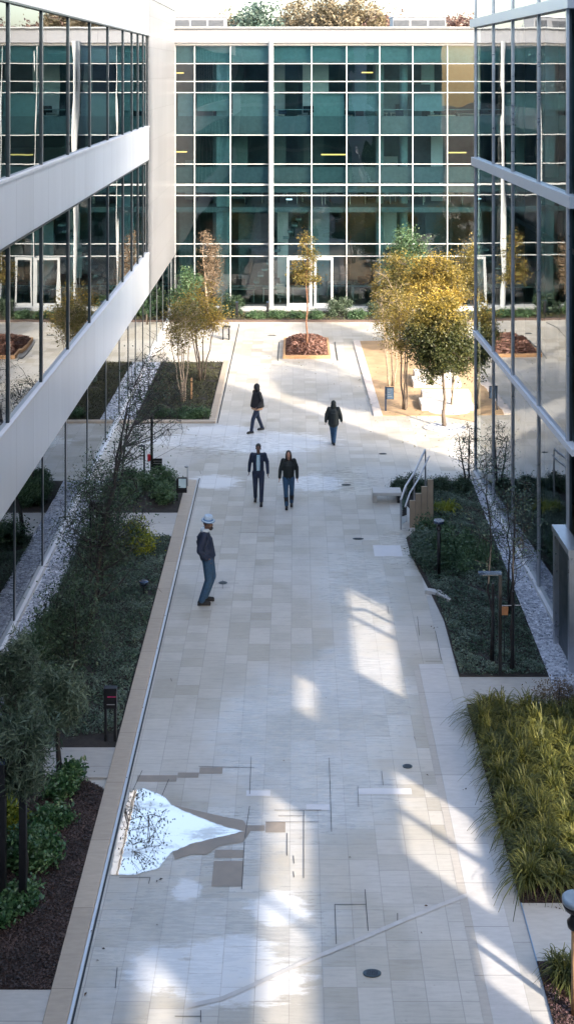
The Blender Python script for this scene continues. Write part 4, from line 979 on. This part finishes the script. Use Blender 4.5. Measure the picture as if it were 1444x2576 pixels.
# planter with tree
xa, ya = G(712, 902); xb = WX(832, ya); yb = G(0, 856)[1]; xc = (xa + xb) / 2; yc_ = (ya + yb) / 2
t = thing('planter', (xc, yc_, 0), 'square planter of red bark mulch in the middle of the far plaza', 'planter'); w_, d_ = (xb - xa) / 2, (yb - ya) / 2
MB().box(-w_, w_, -d_, -d_ + .1, 0, .14).box(-w_, -w_ + .1, -d_ + .1, d_ - .1, 0, .14).box(w_ - .1, w_, -d_ + .1, d_ - .1, 0, .14).box(-w_, w_, d_ - .1, d_, 0, .14).build('border', M['wood'], t)
mm = MB(); N_ = 14
vs = [(-w_ + .1 + (2 * w_ - .2) * i / N_, -d_ + .1 + (2 * d_ - .2) * j / N_, .1 + .42 * max(0, 1 - (2 * i / N_ - 1) ** 4) * max(0, 1 - (2 * j / N_ - 1) ** 2) + random.uniform(0, .04)) for j in range(N_ + 1) for i in range(N_ + 1)]
mm.add(vs, [(j * (N_ + 1) + i, j * (N_ + 1) + i + 1, (j + 1) * (N_ + 1) + i + 1, (j + 1) * (N_ + 1) + i) for j in range(N_) for i in range(N_)]); mm.build('mulch', M['mulch_red'], t)
rs = np.random.RandomState(2); cc = rs.rand(2600, 2) * 2 - 1
zz = .13 + .42 * np.clip(1 - cc[:, 0] ** 4, 0, 1) * np.clip(1 - cc[:, 1] ** 2, 0, 1) + rs.rand(2600) * .05
tag(link('bark_chips', leaf_mesh('bark_chips', np.column_stack([cc[:, 0] * (w_ - .13), cc[:, 1] * (d_ - .13), zz]), .12, leafmat('red_chips', (.045, .018, .012), (.14, .06, .04), (.30, .17, .13), 0), .45, 1., 2), t), kind='stuff')
for s, px in ((-1, 701), (1, 845)):
    x = WX(px, yc_) - xc; MB().box(x - .02, x + .02, -d_ - .3, d_ - .3, -.02, .02).build('edge_strip', M['dark'], t)
# benches on granite
for (a, b, c, d, lab) in ((1040, 1160, 950, 976, 'white stone bench slab deeper in the sunlit granite bed'), (1060, 1192, 1002, 1034, 'white stone bench slab nearer in the sunlit granite bed')):
    x0, y0 = G(a, d); x1 = WX(b, y0); y1_ = G(0, c)[1]; t = thing('bench', ((x0 + x1) / 2, (y0 + y1_) / 2, 0), lab, 'bench', 'stone benches'); w_ = (x1 - x0) / 2; d_ = (y1_ - y0) / 2
    MB().box(-w_, w_, -d_, d_ * .2, .0, .22).build('base', M['bench'], t, bevel=.02); MB().box(-w_ * .85, w_ * 1.05, d_ * .2 + .003, d_, .0, .36).build('seat', M['bench'], t, bevel=.02)
def ring(px, py, rx, ry_, lab):
    x, y = G(px, py); t = thing('tree_grate', (x, y, .0), lab, 'tree grate', 'gravel rings at tree feet')
    MB().lathe([(rx, 0), (rx, .025), (rx * .95, .03)], (0, 0, 0), 32, 1, ry_ / rx).build('edge', M['edge'], t); MB().lathe([(rx * .94, .0), (rx * .94, .034), (.01, .05)], (0, 0, 0), 32, 1, ry_ / rx).build('pebbles', M['gravel'], t)
ring(1120, 1076, .75, .5, 'pebble ring at the foot of the nearest golden green tree'); ring(1130, 1036, .72, .4, 'pebble ring behind the nearest golden green tree')
x, y = G(1262, 1690); t = thing('plant_tag', (x + .12, y + .35, .02), 'small orange plate on a wire between the two stakes in the right bed', 'plant tag')
MB().box(-.07, .07, -.01, .01, .95, 1.12).build('plate', M['orange'], t, bevel=.004); MB().tube([(-.1, 0, 1.14), (.35, 0, 1.15)], .008, 6).build('wire', M['grey'], t); MB().box(-.006, .006, .012, .02, -.02, 1.14).build('stake', M['black'], t)

# ------------------------------------------------------------------ trees
T = make_tree
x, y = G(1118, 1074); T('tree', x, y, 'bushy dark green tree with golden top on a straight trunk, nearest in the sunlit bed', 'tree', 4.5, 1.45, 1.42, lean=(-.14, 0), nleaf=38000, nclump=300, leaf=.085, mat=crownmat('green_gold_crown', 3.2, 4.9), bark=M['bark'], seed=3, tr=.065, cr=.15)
# leaf colour of this crown turns from dark green low to gold high
x, y = G(1020, 1030); T('tree', x, y, 'slim golden tree with an open vase of stems by the blue sign', 'tree', 4.1, 1.7, .95, lean=(.15, .5), stems=3, nleaf=6000, nclump=100, leaf=.075, mat=M['l_yellow'], bark=M['bark'], seed=5, tr=.035, splay=.35)
x, y = G(985, 972); T('tree', x, y, 'thin pale yellow tree at the left corner of the sunlit bed', 'tree', 4.3, 1.5, .85, stems=4, nleaf=5000, nclump=110, leaf=.07, mat=M['l_gold'], bark=M['bark_pale'], seed=8, tr=.03, splay=.5)
x, y = G(1130, 1033); T('tree', x, y, 'multi-stemmed small tree rising from the rear pebble ring', 'tree', 3.9, 1.6, .8, stems=4, nleaf=3000, nclump=60, leaf=.075, mat=M['l_gold'], bark=M['bark_pale'], seed=11, tr=.028, splay=.6)
x, y = G(1090, 905); T('tree', x, y, 'tall bright golden tree behind the nearest one in the sunlit bed', 'tree', 4.6, 1.3, 1.5, nleaf=22000, nclump=200, leaf=.09, mat=M['l_yellow'], bark=M['bark'], seed=13, tr=.06, cr=.17)
T('tree', 4.4, 52, 'golden tree at the back left of the sunlit bed', 'tree', 4.2, 1.2, 1.15, nleaf=12000, nclump=130, leaf=.09, mat=M['l_gold'], bark=M['bark'], seed=14, tr=.05, cr=.16)
T('tree', 5.5, 57.6, 'dark green tree close to the far curtain wall behind the golden trees', 'tree', 4.5, 1.0, 1.3, nleaf=9000, nclump=90, leaf=.10, mat=M['l_green'], bark=M['bark'], seed=15, tr=.06, cr=.18)
T('tree', 8.3, 55.0, 'orange-tinged tree at the far right against the curtain wall', 'tree', 4.9, .9, 1.0, nleaf=6000, nclump=70, leaf=.10, mat=M['l_gold'], bark=M['bark'], seed=16, tr=.05, cr=.17)
T('tree', 9.6, 48.0, 'golden tree hidden mostly behind the right glass building', 'tree', 4.8, 1.2, 1.3, nleaf=6000, nclump=70, leaf=.10, mat=M['l_yellow'], bark=M['bark'], seed=17, tr=.05, cr=.17)
x, y = G(772, 890); T('tree', x, y, 'young slender tree with a tuft crown growing from the red mulch planter', 'tree', 5.4, 2.75, .78, nleaf=3400, nclump=70, leaf=.085, mat=M['l_gold'], bark=M['bark_red'], seed=21, tr=.04, base_z=.3,
  blobs=[(0, 0, 2.95, .72, .6, .28), (-.15, 0, 3.3, .5, .45, .4), (.1, 0, 3.7, .35, .35, .5), (-.05, 0, 4.4, .28, .28, .7)], cr=.12)
x, y = G(462, 1012); T('tree', x, y, 'multi-stemmed golden birch-like tree in the far left bed, nearest one', 'tree', 3.8, 1.8, .95, lean=(-.05, .2), stems=5, nleaf=4200, nclump=120, leaf=.075, mat=M['l_gold'], bark=M['bark_pale'], seed=23, tr=.028, splay=.75)
x, y = G(507, 958); T('tree', x, y, 'multi-stemmed golden tree in the far left bed, behind and right of the nearest', 'tree', 3.85, 1.6, 1.0, lean=(.05, .2), stems=5, nleaf=5200, nclump=130, leaf=.08, mat=M['l_yellow'], bark=M['bark'], seed=24, tr=.028, splay=.75)
x, y = G(482, 1005); t = thing('tree_stake', (x, y, .02), 'orange timber stake beside the birch-like tree in the far left bed', 'stake'); MB().box(-.03, .03, -.03, .03, -.03, .78).build('stake', M['wood'], t, bevel=.01); MB().box(-.032, .032, -.032, .032, .62, .66).build('tie', M['black'], t)
T('tree', -5.2, 56.5, 'dark green tree in the far left corner below the white overhang', 'tree', 2.8, .5, .85, nleaf=6000, nclump=60, leaf=.09, mat=M['l_green'], bark=M['bark'], seed=26, tr=.05, cr=.15)
T('tree', -4.15, 57.9, 'narrow brown-leaved tree against the far curtain wall', 'tree', 4.3, .8, .62, nleaf=5000, nclump=70, leaf=.07, mat=M['l_brown'], bark=M['bark_pale'], seed=27, tr=.05, cr=.13, stems=2, splay=.5)
# bare leaning tree and twiggy trees left
x, y = G(215, 1350); T('bare_tree', x + .2, y, 'dark bare tree leaning right over the crossing from the left bed', 'tree', 4.9, 1.6, .85, lean=(1.55, 2.2), nleaf=900, nclump=150, leaf=.05, mat=M['l_dark'], bark=M['bark_dark'], seed=31, tr=.055, cr=.16)
T('bare_tree', -4.9, 33.4, 'dark twiggy tree in the hedge bed by the left glass', 'tree', 3.6, 1.0, .75, lean=(.3, .3), nleaf=1600, nclump=120, leaf=.05, mat=M['l_dark'], bark=M['bark_dark'], seed=32, tr=.04, cr=.15)
T('bare_tree', -4.35, 25.6, 'tall dark tangled tree with sparse upper twigs in the long left bed', 'tree', 5.9, .5, 1.0, lean=(1.0, .9), nleaf=6500, nclump=330,
  blobs=[(.1, .3, 1.7, 1.0, 1.0, 1.1), (.2, .3, 2.2, .9, .9, 1.0), (.7, .6, 3.6, .45, .6, 1.0), (1.05, .9, 5.0, .42, .55, .9)], leaf=.055, mat=M['l_dark'], bark=M['bark_dark'], seed=33, tr=.06, cr=.17, stems=2, splay=.35)
T('bare_tree', -4.7, 28.3, 'dark leafy tree beside the left glass behind the tangled tree', 'tree', 3.0, .4, .8, lean=(.0, .3), nleaf=5000, nclump=150, leaf=.055, mat=M['l_dark'], bark=M['bark_dark'], seed=34, tr=.045, cr=.15, stems=2, splay=.5)
T('bare_tree', -4.3, 23.3, 'dark tangled small tree at the near part of the long left bed', 'tree', 2.2, .3, .75, nleaf=6000, nclump=150, leaf=.055, mat=M['l_dark'], bark=M['bark_dark'], seed=35, tr=.04, cr=.14, stems=3, splay=.5)
def pine(x, y, H, th, r_, lab, seed, n=9000):
    return T('pine_tree', x, y, lab, 'tree', H, th, r_, nleaf=n, nclump=120, leaf=.14, mat=M['l_olive'], bark=M['bark_dark'], seed=seed, tr=.055, cr=.085, asp=.13, twigs=True, up=.0, sq=.8)
x, y = G(62, 2270); pine(x, y, 2.85, 1.6, .55, 'feathery grey-green pine at the left edge, nearer one', 41, 6000)
x, y = G(148, 1975); pine(x, y, 2.0, 1.0, .5, 'feathery grey-green pine standing at the end of the cross path', 42, 5500)
pine(-4.9, 20.9, 2.2, .8, .5, 'feathery grey-green pine against the left glass', 43, 4500)
# saplings right
for px, py, H, seed, lab in ((1236, 1664, 4.6, 51, 'bare staked sapling left of the tall path light in the right bed'), (1286, 1688, 4.0, 52, 'bare staked sapling right of the tall path light in the right bed')):
    x, y = G(px, py); tt = T('sapling', x, y, lab, 'tree', H, 1.7, .55, lean=(.15 if seed == 52 else -.05, .25), nleaf=900, nclump=70, leaf=.05, mat=M['l_cover'], bark=M['bark_dark'], seed=seed, tr=.026, cr=.13, group='staked saplings')
    MB().tube([(.03, -.03, -.05), (.03, -.03, 1.6)], .03, 8).build('stake', M['black'], tt)
T('bare_tree', 5.0, 34.2, 'thin bare tree near the far corner of the right glass building', 'tree', 2.0, .4, .5, nleaf=900, nclump=70, leaf=.05, mat=M['l_cover'], bark=M['bark_dark'], seed=53, tr=.03, cr=.13, stems=3, splay=.6)
T('bare_tree', 4.75, 26.3, 'thin bare tree against the right glass by the gravel strip', 'tree', 3.2, 1.0, .6, nleaf=700, nclump=70, leaf=.05, mat=M['l_cover'], bark=M['bark_dark'], seed=54, tr=.028, cr=.13, stems=2, splay=.6)
# trees beyond the roof
for k, (px, d, H, r_, mt, lab) in enumerate([(590, 92, 16.0, 2.0, 'l_autumn', 'pale autumn tree beyond the roof at the left'), (655, 88, 16.9, 2.0, 'l_far', 'blue-green tree standing tallest beyond the roof left of centre'),
        (700, 100, 16.2, 2.3, 'l_autumn', 'small pale tree beyond the roof right of the blue-green one'), (765, 95, 17.2, 2.4, 'l_autumn', 'golden autumn tree beyond the roof at the centre'), (830, 92, 17.6, 2.3, 'l_autumn', 'tall golden autumn tree beyond the roof right of centre'),
        (905, 90, 17.5, 2.1, 'l_autumn', 'tawny autumn tree beyond the roof left of the right unit'), (950, 97, 16.4, 1.8, 'l_rust', 'low brownish tree beyond the roof beside the right unit'), (1010, 104, 16.3, 2.2, 'l_rust', 'faint russet tree beyond the right roof unit'), (1160, 98, 16.6, 2.2, 'l_rust', 'rust red tree beyond the roof near the right glass building'), (1250, 96, 16.4, 2.4, 'l_autumn', 'autumn tree beyond the roof hidden behind the right building'),
        (500, 99, 15.6, 2.2, 'l_rust', 'brown tree beyond the left roof unit')]):
    T('far_tree', WX(px, d), d, lab, 'tree', H + .5, 10.5, r_ * 1.15, nleaf=9000, nclump=150, leaf=.30, mat=M[mt], bark=M['bark'], seed=60 + k, tr=.25, cr=.40, group='trees beyond the roof', twigs=False)

# ------------------------------------------------------------------ shrubs, hedges, ground cover, grass
def bs(px, py, rx, ry_, h, n, leaf, mt, lab, seed, name='shrub', asp=.5, group=None, rag=.1):
    x, y = G(px, py); return bush(name, x, y, lab, 'shrub', rx, ry_, h, n, leaf, M[mt], M['bark_dark'], seed, group, asp, .02, rag)
x, y = G(400, 1262); bush('hedge', -4.3, (yE + yF) / 2, 'dense green hedge beside the crossing in the left bed', 'hedge', 1.15, 1.3, .6, 26000, .065, M['l_green'], M['bark_dark'], 71, None, .5, .02, .07)
bs(348, 1385, .55, .6, .8, 4200, .07, 'l_lime', 'bright yellow-green shrub near the top of the long left bed', 72)
bs(255, 1370, .55, .6, .7, 3000, .07, 'l_green', 'green shrub left of the yellow-green one in the left bed', 73)
bs(140, 1640, .5, .8, .8, 4500, .065, 'l_green', 'leafy green shrub by the gravel strip in the long left bed', 74)
bs(60, 1790, .5, .6, .9, 4500, .065, 'l_green', 'leafy dark shrub at the left edge behind the pines', 75)
for k, (px, py, r_, h, lab) in enumerate([(165, 2005, .36, .5, 'glossy green shrub at the corner of the cross path'), (125, 2090, .3, .42, 'glossy green shrub at the top of the mulch'), (55, 2185, .45, .6, 'glossy green shrub left of the mulch with bright leaves'),
        (100, 2190, .3, .4, 'small glossy shrub bordering the middle of the mulch'), (40, 2310, .35, .45, 'glossy green shrub lowest on the mulch bed at the left'), (20, 2080, .3, .6, 'broad-leaved bright plant at the extreme left edge')]):
    bs(px, py, r_, r_, h, int(2600 * (r_ / .35) ** 2), .075, 'l_bright' if k != 5 else 'l_lime', lab, 80 + k, group='glossy shrubs on the mulch', rag=.06)
cover('ground_cover', [(-5.5, yC + .05), (KX0 - .02, yC + .5), (KX0 - .02, yD - .05), (-5.5, yD - .05)], 1700, .2, .05, M['l_cover'], 'dark low ground cover over the long left bed', 91, hole=.15)
cover('ground_cover', [(-5.5, yG_ + .05), (-2.98, yG_ + .05), (-2.98, yH - .05), (-5.5, yH - .05)], 900, .14, .06, leafmat('olive_brown_cover', (.03, .03, .014), (.065, .062, .028), (.10, .11, .05)), 'olive brown ground cover under the far left golden trees', 92)
bush('hedge', -3.95, yG_ + .35, 'low green hedge along the front of the far left bed', 'hedge', 1.0, .3, .4, 5000, .065, M['l_green'], M['bark_dark'], 93, None, .5, .02, .06)
bp = [(3.27, y3 + .03), (4.98, y3 + .03), (5.12, y4 - .05), (3.4, y4 - .05), (3.5, 31.6), (2.95, 30.4), (2.95, 29.6), (3.18, 27.4), (3.27, 26)]
cover('ground_cover', [p for p in bp], 1900, .2, .05, M['l_cover'], 'dark ground cover with pale flecks over the right shrub bed', 94)
x, y = 4.0, 29.6; bush('shrub', x, y, 'wide mid-green shrub mass behind the disc-capped bollard', 'shrub', .8, 1.7, .55, 13000, .06, M['l_green'], M['bark_dark'], 95, None, .5, .02, .08)
bush('shrub', 3.35, 29.4, 'green shrub spilling over the paving edge by the bollard', 'shrub', .45, 1.1, .5, 6000, .06, M['l_cover'], M['bark_dark'], 96, None, .5, .02, .08)
for k, (px, lab) in enumerate([(1000, 'dark round shrub behind the stone bench ledge'), (1050, 'dark round shrub just left of the railing top'), (1105, 'dark shrub right of the railing top'), (1155, 'dark shrub closest to the glass corner in the right bed')]):
    x, y = G(px, 1238); bush('shrub', x, y, lab, 'shrub', .36, .4, .5, 3600, .045, M['l_dark'], M['bark_dark'], 100 + k, 'dark round shrubs', .5, .02, .06)
def tuft(x, y, n, L_, mat, rs, w_=.011):
    out = []
    for _ in range(n):
        a = rs.uniform(0, 6.283); ln = L_ * rs.uniform(.55, 1.15); sp = rs.uniform(.2, .85); bx, by = x + rs.normal() * .05, y + rs.normal() * .05
        d = np.array([math.cos(a), math.sin(a), 0]); s = np.array([-math.sin(a), math.cos(a), 0]) * w_ * rs.uniform(.7, 1.3)
        pts = []
        for u in (0, .3, .6, .85, 1.):
            pts.append(np.array([bx, by, 0]) + d * ln * sp * u ** 1.3 + np.array([0, 0, ln * (u * (1.1 - .35 * sp) - u ** 2.6 * (.25 + .75 * sp))]))
        out.append((pts, s))
    return out
def grass_mesh(name, centres, n, L_, mat, seed, w_=.011, z0=.04):
    rs = np.random.RandomState(seed); v = []; f = []
    for (x, y) in centres:
        k_ = rs.uniform(.7, 1.2)
        for pts, s in tuft(x, y, n, L_ * k_, mat, rs, w_):
            o = len(v)
            for i, p in enumerate(pts):
                q = s * (1 - .75 * i / 4); p = p + np.array([0, 0, z0]); p[2] = max(p[2], .02); v.append(tuple(p - q)); v.append(tuple(p + q))
            f += [(o + 2 * i, o + 2 * i + 1, o + 2 * i + 3, o + 2 * i + 2) for i in range(4)]
    me = bpy.data.meshes.new(name); me.from_pydata(v, [], f); me.materials.append(mat); return me
rs = np.random.RandomState(5)
cs = []
yy = y1 + .3
while yy < y2 - .05:
    xx = 3.42 + rs.uniform(0, .1)
    while xx < 5.9:
        cs.append((xx + rs.normal() * .05, yy + rs.normal() * .05)); xx += .42
    yy += .42
tag(link('ornamental_grass', grass_mesh('ornamental_grass', cs, 230, .70, M['grass'], 6)), 'arching yellow-green ornamental grass filling the lower right bed', None, None, 'stuff')
x, y = G(1420, 2480)
g = link('grass_clump', grass_mesh('grass_clump', [(0, 0), (.12, .1), (-.08, .12), (.15, -.1)], 150, .5, M['grass'], 8)); g.location = (x + .05, y, 0); tag(g, 'single arching grass clump beside the pale-topped lamp at lower right', 'grass clump')
x, y = G(1116, 1290); g = link('grass_clump', grass_mesh('grass_clump', [(-.2, 0), (0, .1), (.2, 0), (.05, -.15)], 90, .45, M['l_lime'], 9, .014)); g.location = (x, y, .05); tag(g, 'bright lime grass clump behind the railing in the right bed', 'grass clump')
bs(1405, 1780, .4, .35, .5, 2200, .04, 'l_brown', 'brownish wispy shrub at the back corner of the ornamental grass', 110)
# far shrubs along the curtain wall
for k, (px, r_, h, mt, lab) in enumerate([(580, .62, 1.15, 'l_dark', 'round dark green shrub at the far wall right of the golden trees'), (853, .6, 1.15, 'l_olive', 'grey-green round shrub at the far wall right of the planter tree'),
        (700, .6, .45, 'l_green', 'low green hedge piece right of the white column'), (640, .7, .38, 'l_green', 'low green hedge piece left of the white column'), (750, .5, .35, 'l_green', 'low hedge piece left of the planter trunk'),
        (800, .45, .4, 'l_green', 'low hedge piece right of the planter trunk'), (905, .6, .45, 'l_green', 'low hedge piece right of the grey-green shrub'), (940, .4, .95, 'l_olive', 'tall grey shrub beside the golden trees at the far wall'), (520, .5, .8, 'l_green', 'green shrub at the far wall behind the golden trees'), (465, .6, 1.5, 'l_dark', 'tall dark shrub in the far left corner'), (1000, .6, .6, 'l_green', 'green shrub behind the golden trees on the right')]):
    y = 58.2 if h > .6 else 57.7; bush('shrub', WX(px, y), y, lab, 'shrub', r_, .4, h, int(3600 * r_ * max(h, .5) / .5), .075, M[mt], M['bark_dark'], 120 + k, 'shrubs along the far wall', .5, .05, .08)
cover('ground_cover', [(-5.9, 57.2), (9, 57.2), (9, 59.2), (-5.9, 59.2)], 260, .22, .08, leafmat('russet_cover', (.05, .05, .02), (.10, .08, .04), (.12, .15, .05)), 'low russet green planting along the far wall', 140)
# mulch chips and pebbles for texture
def chips(name, poly, n, size, mat, lab, seed, z=.05):
    rs = np.random.RandomState(seed); a = np.array(poly); lo, hi = a.min(0), a.max(0); p = rs.rand(n, 2) * (hi - lo) + lo; p = p[inpoly(p, poly)]
    return tag(link(name, leaf_mesh(name, np.column_stack([p, np.full(len(p), z) + rs.rand(len(p)) * .02]), size, mat, .45, 1.5, seed)), lab, None, None, 'stuff')
cm = leafmat('bark_chips', (.014, .009, .008), (.04, .024, .02), (.10, .06, .05), .0)
chips('bark_chips', bnd, 30000, .035, cm, 'dark bark chips over the left mulch bed', 1, .048)
chips('bark_chips', [(3.27, 12), (5, 12), (5, y5 - .02), (3.27, y5 - .02)], 9000, .035, leafmat('purple_chips', (.03, .015, .016), (.09, .045, .05), (.2, .12, .12), 0), 'reddish bark chips at the lower right', 2, .035)
chips('bark_chips', [(3.27, y1 + .01), (5.5, y1 + .01), (5.5, y1 + .5), (3.27, y1 + .5)], 3000, .03, cm, 'dark bark chips at the front of the ornamental grass', 3, .035)
gm = leafmat('pebble_faces', (.16, .18, .23), (.45, .48, .55), (.8, .82, .88), .0)
chips('pebbles', [(-5.95, 18), (-5.47, 18), (-5.47, yF), (-5.95, yF)], 15000, .03, gm, 'white pebbles along the left glass', 4, .03)
chips('pebbles', [(5.05, y2), (5.7, y2), (5.37, 35), (5.17, 35), (5.03, y3)], 16000, .03, gm, 'white pebbles along the right glass', 5, .027)
# fallen leaves on the paving
fl = []
rs = np.random.RandomState(12)
for px, py in [(1165, 1990), (1172, 1987), (1085, 1578), (1092, 1582), (1100, 1580), (1075, 1952), (1072, 2282), (330, 2290), (395, 2220), (405, 2215), (440, 2240), (395, 2330), (714, 1916), (260, 2390), (820, 1757), (1000, 1420), (1210, 2020), (1185, 1970), (170, 2470), (215, 2505), (1380, 2285), (1400, 2288), (1408, 2290), (1060, 2350), (230, 2345), (245, 2420), (880, 2160)]:
    fl.append((*G(px, py), .012))
tag(link('fallen_leaves', leaf_mesh('fallen_leaves', fl, .055, leafmat('dry_leaf', (.02, .015, .01), (.05, .03, .02), (.1, .05, .03), 0), .5, 4., 3)), 'a few dark fallen leaves scattered on the paving', None, None, 'stuff')

rs = np.random.RandomState(33); gl_ = []
for cx_, cy_, n_, sp in ((5, 40.3, 90, 1.1), (4.2, 43, 70, 1.2), (4, 46, 60, 1.3), (-3.9, 44.5, 60, .8), (-.1, 48.6, 30, .9), (5.2, 37.6, 20, 1.2)):
    for _ in range(n_): gl_.append((cx_ + rs.normal() * sp, cy_ + rs.normal() * sp, .06))
tag(link('fallen_leaves', leaf_mesh('fallen_leaves', gl_, .07, M['l_gold'], .6, 4., 5)), 'golden leaves fallen beneath the far plaza trees', None, None, 'stuff')
